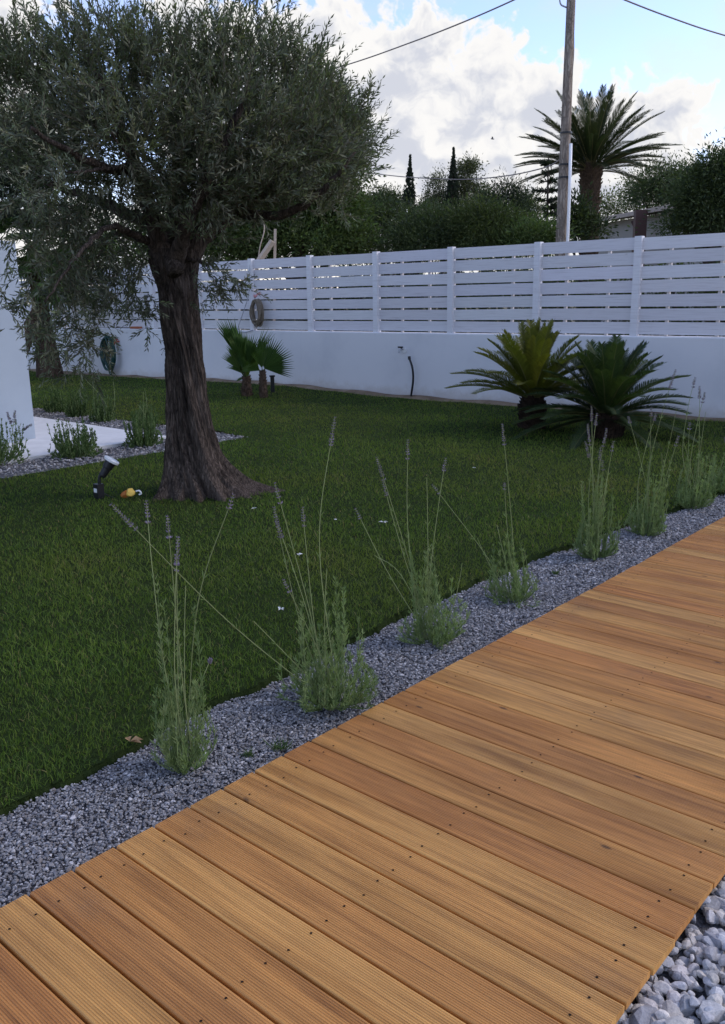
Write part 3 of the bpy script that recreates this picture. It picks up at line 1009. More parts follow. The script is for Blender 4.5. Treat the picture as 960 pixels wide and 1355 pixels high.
def olive_crown():
    acc, tw = Acc(), Acc()
    # foliage masses seen in the photograph: (u, v, depth offset, radius across, radius up, radius deep, shoots)
    M = [(110, 138, 0.0, 0.80, 0.42, 0.95, 660), (250, 135, 0.1, 0.80, 0.44, 1.0, 760), (360, 142, 0.15, 0.55, 0.42, 0.85, 500),
         (425, 165, 0.1, 0.32, 0.33, 0.6, 240), (-20, 145, 0.1, 0.7, 0.42, 0.9, 460), (200, 210, -0.2, 0.80, 0.36, 0.85, 560),
         (330, 225, 0.0, 0.58, 0.32, 0.75, 430), (430, 235, -0.1, 0.33, 0.24, 0.5, 190), (60, 215, 0.3, 0.60, 0.28, 0.7, 260),
         (250, 290, 0.3, 0.34, 0.2, 0.45, 170), (160, 290, 0.1, 0.36, 0.24, 0.5, 170), (240, 262, -0.35, 0.20, 0.16, 0.3, 90),
         (300, 92, 0.1, 0.6, 0.27, 0.8, 300), (180, 92, 0.0, 0.7, 0.27, 0.8, 330), (50, 98, 0.0, 0.6, 0.26, 0.8, 280),
         (345, 285, 0.1, 0.30, 0.12, 0.4, 90), (460, 190, 0.0, 0.18, 0.2, 0.3, 70),
         (300, 170, -0.75, 0.5, 0.3, 0.3, 260), (250, 240, -0.65, 0.40, 0.26, 0.25, 210), (330, 255, -0.5, 0.40, 0.18, 0.3, 160), (160, 170, -0.8, 0.5, 0.3, 0.3, 230),
         (262, 300, -0.45, 0.20, 0.12, 0.2, 60), (390, 200, -0.5, 0.35, 0.25, 0.3, 140), (400, 275, 0.0, 0.35, 0.10, 0.3, 70)]
    for (u, v, dd, ra, rv, rd, n) in M:
        c = ol(u, v, dd)
        n = int(n*0.64)
        p = rand_dir(n)*(rng.uniform(0.15, 1, (n, 1))**0.5)
        view = np.array([fwd[0], fwd[1], 0]); view /= np.linalg.norm(view)
        off = p[:, :1]*ra*rgt0+p[:, 1:2]*rd*view+p[:, 2:]*rv*np.array([0, 0, 1.0])
        # uneven outline: push the shell in and out by direction
        lump = 1+0.42*np.sin(p[:, :1]*7+u)*np.sin(p[:, 2:]*6+v)
        B = c+off*lump
        outward = off/np.array([1.0, 1.0, 1.0])
        D = norm(outward)*0.8+np.array([0, 0, 0.65])+rand_dir(n)*0.55
        shoots(acc, tw, B, D, rng.uniform(0.14, 0.36, n), 16, 0.064, 0.0155, OLC, 0.1)
    # long upright shoots on the outline
    tops = [(55, 20), (100, 10), (112, 25), (160, 30), (185, 15), (205, 20), (250, 15), (295, 8), (330, 20), (345, 35), (375, 45), (398, 50), (415, 65), (445, 105), (468, 130), (480, 140), (490, 170), (497, 195), (488, 215),
            (20, 35), (0, 45), (75, 40), (130, 45), (225, 30), (275, 30), (310, 25), (360, 55), (430, 85), (455, 150), (475, 185), (470, 225), (140, 20), (240, 40)]
    for (u, v) in tops:
        k = 7
        tip = ol(u, v, rng.normal(0, 0.3))
        dirn = norm(np.array([0, 0, 1.0])+rgt0*(0.9*(u-230)/260)*np.clip((v+20)/140, 0.15, 1.3)+rng.normal(0, 0.08, 3))
        B = tip-dirn*rng.uniform(0.12, 0.4, (k, 1))+rng.normal(0, 0.05, (k, 3))
        shoots(acc, tw, B, dirn+rng.normal(0, 0.22, (k, 3)), rng.uniform(0.18, 0.36, k), 20, 0.055, 0.013, OLC, 0.0)
    # hanging sprays on the near left, below the crown
    hang = [(100, 300, 60), (70, 320, 50), (40, 300, 30), (140, 330, 60), (180, 345, 40), (60, 360, 45), (100, 370, 60), (130, 385, 55), (165, 390, 36), (90, 410, 45),
            (70, 440, 30), (110, 445, 34), (130, 470, 22), (90, 475, 18), (190, 400, 24), (45, 400, 18), (35, 425, 10), (20, 385, 8), (55, 455, 12), (150, 360, 50), (115, 340, 60), (205, 410, 12), (60, 280, 40), (100, 265, 50), (140, 260, 40), (30, 245, 30)]
    for (u, v, n) in hang:
        c = ol(u, v, -0.7+0.006*(u-60))
        n = int(n*0.62)+2
        B = c+rng.normal(0, 1, (n, 3))*np.array([0.10, 0.10, 0.085])
        D = np.array([0, 0, -0.55])+rand_dir(n)*0.9-rgt0*0.25
        shoots(acc, tw, B, D, rng.uniform(0.12, 0.26, n), 13, 0.062, 0.0155, OLC*0.95, 0.5)
    # the small spray that hangs right of the trunk
    for (u, v, n) in [(275, 350, 14), (295, 365, 16), (312, 372, 12), (285, 380, 9), (300, 385, 5), (265, 372, 6), (322, 378, 4), (262, 400, 3), (205, 405, 3)]:
        c = ol(u, v, -0.4)
        B = c+rng.normal(0, 1, (n, 3))*np.array([0.035, 0.035, 0.03])
        D = rgt0*0.6+np.array([0, 0, -0.5])+rand_dir(n)*0.8
        shoots(acc, tw, B, D, rng.uniform(0.08, 0.2, n), 12, 0.05, 0.0135, OLC, 0.5)
    # stray pale branches in front
    for (u, v, n) in [(90, 228, 10), (60, 262, 10), (140, 170, 12), (115, 120, 8), (150, 135, 8), (40, 160, 10), (20, 170, 8)]:
        c = ol(u, v, -1.05)
        B = c+rng.normal(0, 1, (n, 3))*np.array([0.07, 0.07, 0.04])
        D = np.array([0, 0, 0.3])+rand_dir(n)*0.8-rgt0*0.4
        shoots(acc, tw, B, D, rng.uniform(0.12, 0.26, n), 16, 0.05, 0.012, OLC*1.35+0.01, 0.0)
    cr = acc.build('crown', M_LEAF, olive)
    tw.build('twigs', M_TWIG, cr)


olive_crown()


# ------------------------------------------------------------------ generic leafy tree
def leaf_tree(name, label, cat, base, trunk_h, trunk_r, blobs, leafL, leafW, cols, group=None, clump=0.16, per=26, trunk_mat=None, updir=0.2, droop=0.0, tops=None):
    """blobs: (dx, dy, dz, rx, ry, rz, clumps) in metres from the base"""
    o = thing(name, label, cat, base, group)
    acc, tr = Acc(), Acc()
    top = np.array([0, 0, trunk_h])
    P = curve([[0, 0, -0.1], [0.03*trunk_h, 0.01, trunk_h*0.5], top], 8)
    V, Fs = tube(P, np.linspace(trunk_r*1.25, trunk_r*0.75, len(P)), 12)
    tr.add(V, Fs, smooth=True)
    for (dx, dy, dz, rx, ry, rz, n) in blobs:
        c = np.array([dx, dy, dz])
        mid = (top+c)/2+rng.normal(0, 0.12, 3)*np.array([1, 1, 0.4])
        P = curve([top*0.9, mid, c+np.array([0, 0, rz*0.3])], 6)
        V, Fs = tube(P, np.linspace(trunk_r*0.5, trunk_r*0.1, len(P)), 7)
        tr.add(V, Fs, smooth=True)
        p = rand_dir(n)*(rng.uniform(0.1, 1, (n, 1))**0.45)
        lump = 1+0.28*np.sin(p[:, :1]*6+dx*3)*np.sin(p[:, 2:]*7+dz)
        cc = c+p*np.array([rx, ry, rz])*lump
        sz_ = rng.uniform(0.6, 1.4, (n, 1, 1))*clump
        Q = cc[:, None, :]+rng.normal(0, 1, (n, per, 3))*sz_*np.array([1, 1, 0.75])
        D = norm(Q-cc[:, None, :])*0.7+p[:, None, :]*0.5+rng.normal(0, 0.5, (n, per, 3))+np.array([0, 0, updir-droop])
        LL = leafL*rng.uniform(0.6, 1.3, (n, per))
        V, Fq = leaves(Q.reshape(-1, 3), D.reshape(-1, 3), LL.ravel(), LL.ravel()*leafW/leafL, fold=0.15)
        ci = cols[rng.integers(0, len(cols), n)][:, None, :]*rng.uniform(0.7, 1.3, (n, 1, 1))*rng.uniform(0.8, 1.2, (n, per, 1))
        acc.add(V, Fq, np.repeat(ci.reshape(-1, 3), 4, 0))
    tr.build('trunk', trunk_mat or M_BARK, o)
    acc.build('crown', M_LEAF, o)
    return o


def base_at(u, D, v=330):
    p = spot(u, v, D)
    return np.array([p[0], p[1], -0.12])


def px_blobs(base, D, spec):
    """blobs given as (u, v, half width px, half height px, clumps, depth offset) turned into metres round the base"""
    out = []
    k = D/1156.0*1.03
    for (u, v, ru, rv, n, *dd) in spec:
        p = spot(u, v, D+(dd[0] if dd else 0))-base
        r = ru*k
        out.append((p[0], p[1], p[2], r, r*0.9, rv*k, n))
    return out


G_DARK = 1.15*np.array([[0.040, 0.056, 0.022], [0.052, 0.068, 0.026], [0.034, 0.050, 0.024], [0.058, 0.076, 0.028]])
G_MID = np.array([[0.066, 0.100, 0.030], [0.078, 0.112, 0.034], [0.054, 0.084, 0.028], [0.09, 0.118, 0.036]])
G_PALE = np.array([[0.08, 0.11, 0.035], [0.10, 0.125, 0.04], [0.065, 0.09, 0.03], [0.12, 0.13, 0.05]])
G_EUC = np.array([[0.075, 0.085, 0.04], [0.095, 0.10, 0.045], [0.06, 0.07, 0.035]])
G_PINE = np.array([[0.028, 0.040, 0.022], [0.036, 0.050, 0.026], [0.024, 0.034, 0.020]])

BG = 'trees and shrubs beyond the fence'


def bg_tree(name, label, u, D, spec, leafL, leafW, cols, th=1.6, tr=0.10, **kw):
    b_ = base_at(u, D)
    return leaf_tree(name, label, kw.pop('cat', 'tree'), b_, th, tr, px_blobs(b_, D, spec), leafL, leafW, cols, BG, **kw)


# tall broad-leaved tree straight behind the olive's right side
bg_tree('broadleaf_tree', 'tall mid green broadleaf tree right behind the fence, partly hidden by the olive crown', 400, 19.5,
        [(420, 170, 45, 45, 220), (450, 215, 30, 50, 190), (400, 240, 60, 60, 300), (440, 285, 45, 40, 300), (350, 270, 60, 55, 300), (300, 300, 60, 40, 220), (425, 130, 28, 25, 90), (250, 320, 50, 30, 120), (468, 170, 12, 20, 30), (400, 320, 80, 22, 260), (320, 325, 60, 18, 160), (470, 320, 20, 16, 50)],
        0.085, 0.036, G_MID, th=2.2, tr=0.14, clump=0.18, per=34)
# row of feathery acacia-like shrubs above the fence
for (lab, u, D, spec, cols) in [
    ('dark feathery shrub beyond the fence, left of the thin cypress', 500, 21, [(490, 305, 40, 24, 110), (512, 290, 22, 24, 70), (460, 315, 35, 20, 70), (500, 330, 60, 20, 90), (470, 290, 16, 14, 30), (528, 280, 10, 12, 18)], G_DARK),
    ('soft rounded green shrub beyond the fence, under the two cypresses', 580, 19, [(560, 308, 40, 22, 130), (604, 302, 30, 20, 100), (575, 288, 12, 10, 20), (550, 294, 12, 12, 24), (540, 320, 40, 20, 90), (590, 325, 60, 20, 110)], G_DARK*1.15),
    ('wide soft green shrub beyond the fence, right of the two cypresses', 650, 18.5, [(640, 302, 36, 24, 140), (672, 308, 24, 20, 90), (622, 292, 20, 16, 60), (655, 325, 50, 16, 120), (652, 284, 14, 12, 30), (634, 280, 9, 9, 16), (684, 290, 9, 10, 18)], G_MID*np.array([0.95, 0.86, 0.9])),
    ('low bright green shrub beyond the fence, left of the wooden pole', 708, 18, [(708, 310, 28, 14, 70), (695, 318, 30, 14, 60), (725, 316, 18, 12, 40)], G_MID*1.12)]:
    bg_tree('shrub', lab, u, D, spec, 0.085, 0.02, cols, th=0.9, tr=0.05, clump=0.15, per=40, cat='shrub')
# loose taller crowns behind that row
bg_tree('eucalyptus_tree', 'loose sparse eucalyptus beyond the fence, beside the taller cypress', 605, 34, [(612, 232, 13, 15, 26), (620, 255, 14, 18, 26), (580, 250, 12, 16, 22), (597, 270, 22, 18, 40), (571, 275, 9, 16, 20), (625, 222, 6, 5, 12)], 0.09, 0.035, G_EUC, th=3.0, tr=0.12, clump=0.17, per=90)
bg_tree('umbrella_pine', 'dark rounded pine beyond the fence, between the eucalyptus and the tiered conifer', 675, 30, [(672, 255, 16, 12, 36), (683, 275, 12, 16, 30), (660, 272, 14, 12, 26), (640, 268, 10, 14, 14)], 0.11, 0.025, G_PINE, th=3.2, tr=0.12, clump=0.2, per=60)
bg_tree('broadleaf_tree', 'ragged small tree beyond the fence, left of the thin cypress top', 515, 32, [(505, 272, 14, 12, 40), (520, 268, 10, 9, 30), (488, 280, 14, 12, 40), (560, 287, 18, 12, 40), (474, 268, 8, 8, 20)], 0.09, 0.035, G_DARK, th=2.4, tr=0.1, clump=0.18, per=90)
bg_tree('broadleaf_tree', 'sparse yellowish tree beyond the fence, between eucalyptus and dark pine', 640, 36, [(640, 270, 10, 20, 36), (650, 280, 12, 14, 30), (700, 285, 14, 22, 44), (692, 268, 9, 10, 24)], 0.09, 0.035, G_PALE*0.7, th=2.6, tr=0.1, clump=0.18, per=90)
bg_tree('broadleaf_tree', 'dark bushy tree beyond the fence, at the foot of the date palm', 770, 25, [(762, 285, 12, 20, 60), (760, 300, 12, 14, 40), (790, 300, 8, 14, 20)], 0.12, 0.045, G_DARK, th=2.0, tr=0.1, clump=0.2, per=30)
bg_tree('broadleaf_tree', 'pale sunlit small tree just right of the date palm trunk', 810, 40, [(803, 272, 14, 12, 24), (815, 285, 12, 12, 20), (845, 265, 12, 10, 18), (838, 250, 8, 7, 10)], 0.10, 0.04, G_PALE*1.0, th=2.6, tr=0.1, clump=0.28, per=60)
bg_tree('broadleaf_tree', 'large dark tree rising over the pale roof', 870, 36, [(870, 243, 34, 24, 160), (895, 248, 26, 24, 120), (850, 258, 26, 14, 90), (905, 232, 14, 14, 45), (920, 262, 24, 20, 80)], 0.11, 0.04, G_DARK*1.2, th=3.0, tr=0.16, clump=0.26, per=30)
bg_tree('broadleaf_tree', 'dense dark evergreen at the right edge beyond the fence', 945, 19, [(945, 256, 32, 26, 190), (962, 238, 26, 20, 120), (932, 236, 10, 12, 30), (950, 218, 12, 10, 34), (975, 214, 14, 12, 40), (918, 250, 10, 9, 24), (925, 270, 26, 24, 130), (950, 290, 40, 20, 150), (985, 270, 40, 50, 160), (900, 297, 18, 5, 30)], 0.085, 0.026, G_DARK*1.1, th=2.2, tr=0.14, clump=0.16, per=40, updir=0.0)
# dark second olive at the left edge, behind the house corner
b_ = base_at(-70, 13.5)
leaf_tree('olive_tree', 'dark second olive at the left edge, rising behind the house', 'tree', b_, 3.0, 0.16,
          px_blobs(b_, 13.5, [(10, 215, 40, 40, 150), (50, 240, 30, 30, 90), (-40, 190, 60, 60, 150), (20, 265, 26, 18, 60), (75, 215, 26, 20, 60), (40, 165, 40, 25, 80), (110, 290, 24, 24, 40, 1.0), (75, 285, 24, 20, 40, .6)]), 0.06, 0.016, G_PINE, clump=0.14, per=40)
b_ = base_at(150, 23)
leaf_tree('broadleaf_tree', 'green tree behind the far end of the fence, seen under the olive branches', 'tree', b_, 2.0, 0.12,
          px_blobs(b_, 23, [(120, 335, 40, 18, 70), (190, 325, 50, 26, 90), (90, 350, 16, 10, 20), (240, 310, 40, 30, 70)]), 0.1, 0.04, G_MID, BG, clump=0.2, per=34)


def hedge():
    o = thing('hedge', 'dark hedge growing close behind the board fence, seen through its gaps', 'hedge', (-9, 13.0, -0.12))
    n = 5200
    x = rng.uniform(-12, 13, n)
    y = rng.uniform(0, 0.9, n)
    z = rng.uniform(0.05, 1, n)*(2.02+0.12*np.sin(x*1.7)+0.1*np.sin(x*4.1))
    per = 16
    C_ = np.stack([x, y, z], 1)
    Q = C_[:, None, :]+rng.normal(0, 0.11, (n, per, 3))
    Dn = rand_dir(n*per)+np.array([0, -0.2, 0.3])
    V, Fq = leaves(Q.reshape(-1, 3), Dn, 0.09*rng.uniform(0.6, 1.3, n*per), 0.045)
    c = G_DARK[rng.integers(0, 4, n)][:, None, :]*rng.uniform(0.7, 1.2, (n, per, 1))
    tr = Acc()
    for xs_ in np.arange(-11.8, 13, 0.7):
        tr.add(*tube(curve([[xs_, 0.45, 0], [xs_+.06, 0.5, 0.9], [xs_-.05, 0.42, 1.7]], 4), [0.03]*9, 6))
    tr.build('stems', M_BARK, o)
    Acc().add(V, Fq, np.repeat(c.reshape(-1, 3), 4, 0)).build('foliage', M_LEAF, o)


hedge()


# ------------------------------------------------------------------ cypresses and the tiered conifer
def cypress(label, u, vtop, vbot, half, D):
    b_ = base_at(u, D)
    o = thing('cypress_tree', label, 'tree', b_, BG)
    k = D/1156*1.03
    ztop = spot(u, vtop, D)[2]-b_[2]
    hw = half*k
    n = 1300
    f = rng.uniform(0, 1, n)**0.75
    z = 0.4+(ztop-0.4)*f
    rr = hw*np.interp(f, [0, 0.5, 0.6, 0.76, 0.88, 0.95, 1], [1.0, 1.0, 0.85, 0.52, 0.26, 0.08, 0.0])*rng.uniform(0.5, 1.08, n)
    th = rng.uniform(0, 6.28, n)
    shift = 0.10*hw*np.sin(z*1.4)
    B = np.stack([rr*np.cos(th)+shift, rr*np.sin(th), z], 1)
    per = 14
    Q = B[:, None, :]+rng.normal(0, 1, (n, per, 3))*(0.035*(1-0.7*f))[:, None, None]
    D_ = np.array([0, 0, 1.0])+norm(B*np.array([1, 1, 0]))[:, None, :]*0.30*(1-f)[:, None, None]+rng.normal(0, 0.18, (n, per, 3))
    V, Fq = leaves(Q.reshape(-1, 3), D_.reshape(-1, 3), 0.09*rng.uniform(0.6, 1.3, n*per)*np.repeat(1-0.45*f, per), 0.022)
    c = G_PINE[rng.integers(0, 3, n)][:, None, :]*rng.uniform(0.6, 1.0, (n, per, 1))
    Acc().add(V, Fq, np.repeat(c.reshape(-1, 3), 4, 0)).build('crown', M_LEAF, o)
    V, Fs = tube([[0, 0, -0.1], [0, 0, ztop*0.5], [0, 0, ztop*0.95]], [0.12, 0.07, 0.015], 8)
    Acc().add(V, Fs, smooth=True).build('trunk', M_BARK, o)


cypress('thin dark cypress beyond the fence, the left one of two', 542, 207, 290, 16, 26)
cypress('dark cypress with a bent tip beyond the fence, the right one of two', 598, 197, 290, 16, 26)


def conifer():
    D = 24
    b_ = base_at(722, D)
    o = thing('conifer_tree', 'open conifer with tiered bare branches, just left of the wooden pole', 'tree', b_, BG)
    ztop = spot(721, 207, D)[2]-b_[2]
    tr, nd = Acc(), Acc()
    V, Fs = tube(curve([[0, 0, -0.1], [0.03, 0, ztop*0.5], [0, 0, ztop]], 8), np.linspace(0.10, 0.012, 17), 8)
    tr.add(V, Fs, smooth=True)
    z = 1.6
    while z < ztop-0.1:
        f = (ztop-z)/ztop
        L = 0.10+1.35*f
        for k in range(6):
            a_ = rng.uniform(0, 6.28)
            l_ = L*rng.uniform(0.6, 1.15)
            e_ = np.array([math.cos(a_), math.sin(a_), 0])
            pts = [np.array([0, 0, z]), np.array([0, 0, z-0.04*l_])+e_*l_*0.5, np.array([0, 0, z+0.08*l_])+e_*l_]
            P = curve(pts, 6)
            V, Fs = tube(P, np.linspace(0.018, 0.005, len(P)), 5)
            tr.add(V, Fs)
            n = int(60*l_+14)
            tt = rng.uniform(0.12, 1, n)
            Q = np.stack([np.interp(tt, np.linspace(0, 1, len(P)), P[:, c_]) for c_ in range(3)], 1)
            Dn = e_+rng.normal(0, 0.7, (n, 3))+np.array([0, 0, 0.2])
            V, Fq = leaves(Q, Dn, 0.13*rng.uniform(0.6, 1.3, n), 0.035)
            nd.add(V, Fq, np.repeat(G_PINE[rng.integers(0, 3, n)]*rng.uniform(0.7, 1.2, (n, 1)), 4, 0))
        z += rng.uniform(0.14, 0.24)
    tr.build('trunk', M_BARK, o)
    nd.build('crown', M_LEAF, o)


conifer()


# ------------------------------------------------------------------ feather fronds (date palm, sago palms)
def frond(acc, B, D, L, arch, n, leafL, leafW, cols, vee=0.6, lean=0.75, base_gap=0.12, rach_r=0.008, rach_col=(0.10, 0.11, 0.04), tipfrac=0.35, sag=0.0):
    """a pinnate frond: curved rachis with two rows of narrow leaflets"""
    D = norm(np.asarray(D, float))
    upz = np.array([0, 0, 1.0])
    out = D*np.array([1, 1, 0])
    out = norm(out) if np.linalg.norm(out) > 1e-3 else norm(rand_dir(1)[0]*np.array([1, 1, 0]))
    t_ = np.linspace(0, 1, 14)[:, None]
    P = np.asarray(B)+D*L*t_+(-upz*arch+out*arch*0.25)*L*t_**2.2
    V, Fs = tube(P, np.linspace(rach_r, rach_r*0.25, 14), 5)
    acc.add(V, Fs, rach_col)
    s_ = np.linspace(base_gap, 1, n)
    Q = np.stack([np.interp(s_, t_[:, 0], P[:, k]) for k in range(3)], 1)
    T = norm(np.gradient(Q, axis=0))
    S = norm(np.cross(T, upz-out*0.35))
    N = np.cross(S, T)
    prof = np.interp(s_, [0, 0.1, 0.3, 0.75, 1], [0.35, 0.7, 1.0, 0.85, tipfrac])
    for sg in (-1, 1):
        d = S*sg+T*lean+N*vee+rng.normal(0, 0.06, (n, 3))-upz*sag
        ln = leafL*prof*rng.uniform(0.9, 1.1, n)
        d = norm(d)
        mid = Q+d*ln[:, None]*0.55
        tip = Q+d*ln[:, None]-(upz*0.10+N*0.05)*ln[:, None]
        w_ = T*leafW*0.5
        V = np.stack([Q-w_*0.7, Q+w_*0.7, mid+w_, mid-w_, tip], 1).reshape(-1, 3)
        k = np.arange(n)*5
        c = cols[rng.integers(0, len(cols))]*rng.uniform(0.85, 1.15)*rng.uniform(0.85, 1.15, (n, 1))
        acc.add(V, [np.stack([k, k+1, k+2, k+3], 1), np.stack([k+3, k+2, k+4], 1)], np.repeat(c, 5, 0))


def rough_stem(P, r, n, rows, name, parent, material, bulge=0.12):
    """palm stem with stubs of old leaf bases in spiral rows"""
    acc = Acc()
    V, Fs = tube(P, np.asarray(r)*0.9, 16)
    acc.add(V, Fs, smooth=True)
    m_ = len(P)
    for k in range(rows*n):
        f = k/(rows*n-1)
        a_ = k*2.39996
        c = np.array([np.interp(f*(m_-1), np.arange(m_), P[:, q]) for q in range(3)])
        rr = np.interp(f*(m_-1), np.arange(m_), r)
        e_ = np.array([math.cos(a_), math.sin(a_), 0])
        s_ = np.array([-math.sin(a_), math.cos(a_), 0])
        up = np.array([0, 0, 1.0])
        w_ = rr*0.34
        h_ = rr*0.5
        p0 = c+e_*rr*0.80
        tip = c+e_*rr*(1.0+bulge*rng.uniform(0.6, 1.8))+up*h_*rng.uniform(0.7, 1.2)
        V = np.array([p0-s_*w_-up*h_*0.5, p0+s_*w_-up*h_*0.5, tip+s_*w_*0.55, tip-s_*w_*0.55, p0+s_*w_+up*h_*0.6, p0-s_*w_+up*h_*0.6])
        acc.add(V, [np.array([[0, 1, 2, 3], [3, 2, 4, 5]]), np.array([[1, 4, 2], [0, 3, 5]])])
    return acc.build(name, material, parent)


def date_palm():
    D = 26
    b_ = base_at(781, D)
    o = thing('date_palm', 'tall date palm with feathery crown and rough trunk beyond the fence', 'palm tree', b_)
    c = spot(782, 228, D)-b_
    P = curve([[0, 0, -0.1], [-0.02, 0, c[2]*0.5], c-np.array([0, 0, 0.2]), c+np.array([0, 0, 0.1])], 8)
    rough_stem(P, np.interp(np.linspace(0, 1, len(P)), [0, 0.5, 0.85, 1], [0.30, 0.25, 0.29, 0.2]), 11, 30, 'trunk', o, M_PALMBARK, 0.16)
    acc = Acc()
    cols = np.array([[0.030, 0.042, 0.018], [0.024, 0.036, 0.015], [0.042, 0.050, 0.022]])
    for k in range(84):
        el_ = min(80.0, math.degrees(math.asin(rng.uniform(0.36, 1))))
        if k > 60: el_ = rng.uniform(6, 28)
        a_ = k*2.39996+rng.normal(0, 0.2)
        e = R(el_)
        d = np.array([math.cos(a_)*math.cos(e), math.sin(a_)*math.cos(e), math.sin(e)])
        L = 2.25*rng.uniform(0.85, 1.1)*(0.85+0.2*math.sin(e))
        frond(acc, c+d*0.1, d, L, 0.10+0.16*math.cos(e), 70, 0.36, 0.024, cols, vee=0.45, lean=1.6, base_gap=0.16, rach_r=0.016, rach_col=(0.16, 0.14, 0.06))
    acc.build('crown', M_LEAF, o)


date_palm()


def sago(label, base, stem_h, stem_r, nf, L0, cols, seedv, spread):
    global rng
    keep = rng
    rng = np.random.default_rng(seedv)
    o = thing('sago_palm', label, 'palm', (base[0], base[1], float(lawn_z(base[0], base[1]))), 'sago palms on the lawn in front of the wall')
    P = curve([[0, 0, -0.05], [0, 0, stem_h*0.5], [0, 0, stem_h]], 6)
    rough_stem(P, np.interp(np.linspace(0, 1, len(P)), [0, 0.5, 1], [stem_r, stem_r*1.06, stem_r*0.8]), 9, 9, 'trunk', o, M_SAGOBARK, 0.15)
    acc = Acc()
    for k in range(nf):
        f = (k+0.5)/nf
        el_ = spread[0]+(spread[1]-spread[0])*(1-f)**1.0+rng.normal(0, 4)
        a_ = k*2.39996+rng.normal(0, 0.15)
        e = R(el_)
        d = np.array([math.cos(a_)*math.cos(e), math.sin(a_)*math.cos(e), math.sin(e)])
        L = L0*rng.uniform(0.9, 1.08)*np.interp(el_, [-10, 25, 50, 85], [0.84, 0.94, 1.05, 1.0])
        frond(acc, np.array([0, 0, stem_h-0.04])+d*0.05, d, L, np.interp(el_, [0, 40, 85], [0.30, 0.30, 0.16]), 100, 0.185, 0.0105, cols, vee=0.45, lean=1.0, base_gap=0.11, rach_r=0.009, rach_col=(0.13, 0.13, 0.05))
    acc.build('crown', M_LEAF, o)
    rng = keep


SG1 = np.array([[0.125, 0.135, 0.022], [0.155, 0.155, 0.026], [0.100, 0.115, 0.020]])
SG2 = np.array([[0.040, 0.068, 0.022], [0.052, 0.080, 0.024], [0.034, 0.058, 0.022]])
sago('yellowish green sago palm with upswept fronds on a short stem, the left of two', (-5.40, 9.28), 0.36, 0.15, 52, 1.02, SG1, 11, (20, 88))
sago('dark green sago palm with low arching fronds, the right of two', (-4.42, 9.22), 0.24, 0.18, 64, 1.0, SG2, 12, (-2, 86))


# ------------------------------------------------------------------ fan palms
def fan_leaf(acc, B, D, pet, Lf, spreadd, nseg, cols, nrm, fold=0.02, split=0.5, droop=0.1):
    """palmate leaf on a petiole: pleated joined segments with free tips"""
    D = norm(np.asarray(D, float))
    H_ = np.asarray(B)+D*pet
    V, Fs = tube([B, np.asarray(B)+D*pet*0.5, H_], [0.012, 0.009, 0.006], 6)
    acc.add(V, Fs, (0.09, 0.11, 0.04))
    nrm = norm(np.asarray(nrm)-D*(np.asarray(nrm)@D))
    S = np.cross(D, nrm)
    c0 = cols[rng.integers(0, len(cols))]*rng.uniform(0.85, 1.15)
    angs = np.linspace(-spreadd, spreadd, nseg)
    da = (angs[1]-angs[0])
    for a_ in angs:
        ln = Lf*(0.72+0.28*math.cos(a_*0.9))*rng.uniform(0.93, 1.05)
        d = D*math.cos(a_)+S*math.sin(a_)
        dl = D*math.cos(a_-da/2)+S*math.sin(a_-da/2)
        dr = D*math.cos(a_+da/2)+S*math.sin(a_+da/2)
        m_ = split*ln
        tip = H_+d*ln-np.array([0, 0, 1.0])*ln*droop*rng.uniform(0.5, 1.6)
        V = np.array([H_, H_+dl*m_+nrm*fold*Lf, H_+d*m_*1.02-nrm*fold*Lf, H_+dr*m_+nrm*fold*Lf, tip])
        acc.add(V, [np.array([[0, 1, 2], [0, 2, 3], [1, 4, 2], [2, 4, 3]])], c0*rng.uniform(0.85, 1.15))


FANC = np.array([[0.085, 0.150, 0.038], [0.070, 0.130, 0.036], [0.105, 0.165, 0.042]])
vdir = norm(np.array([fwd[0], fwd[1], 0]))


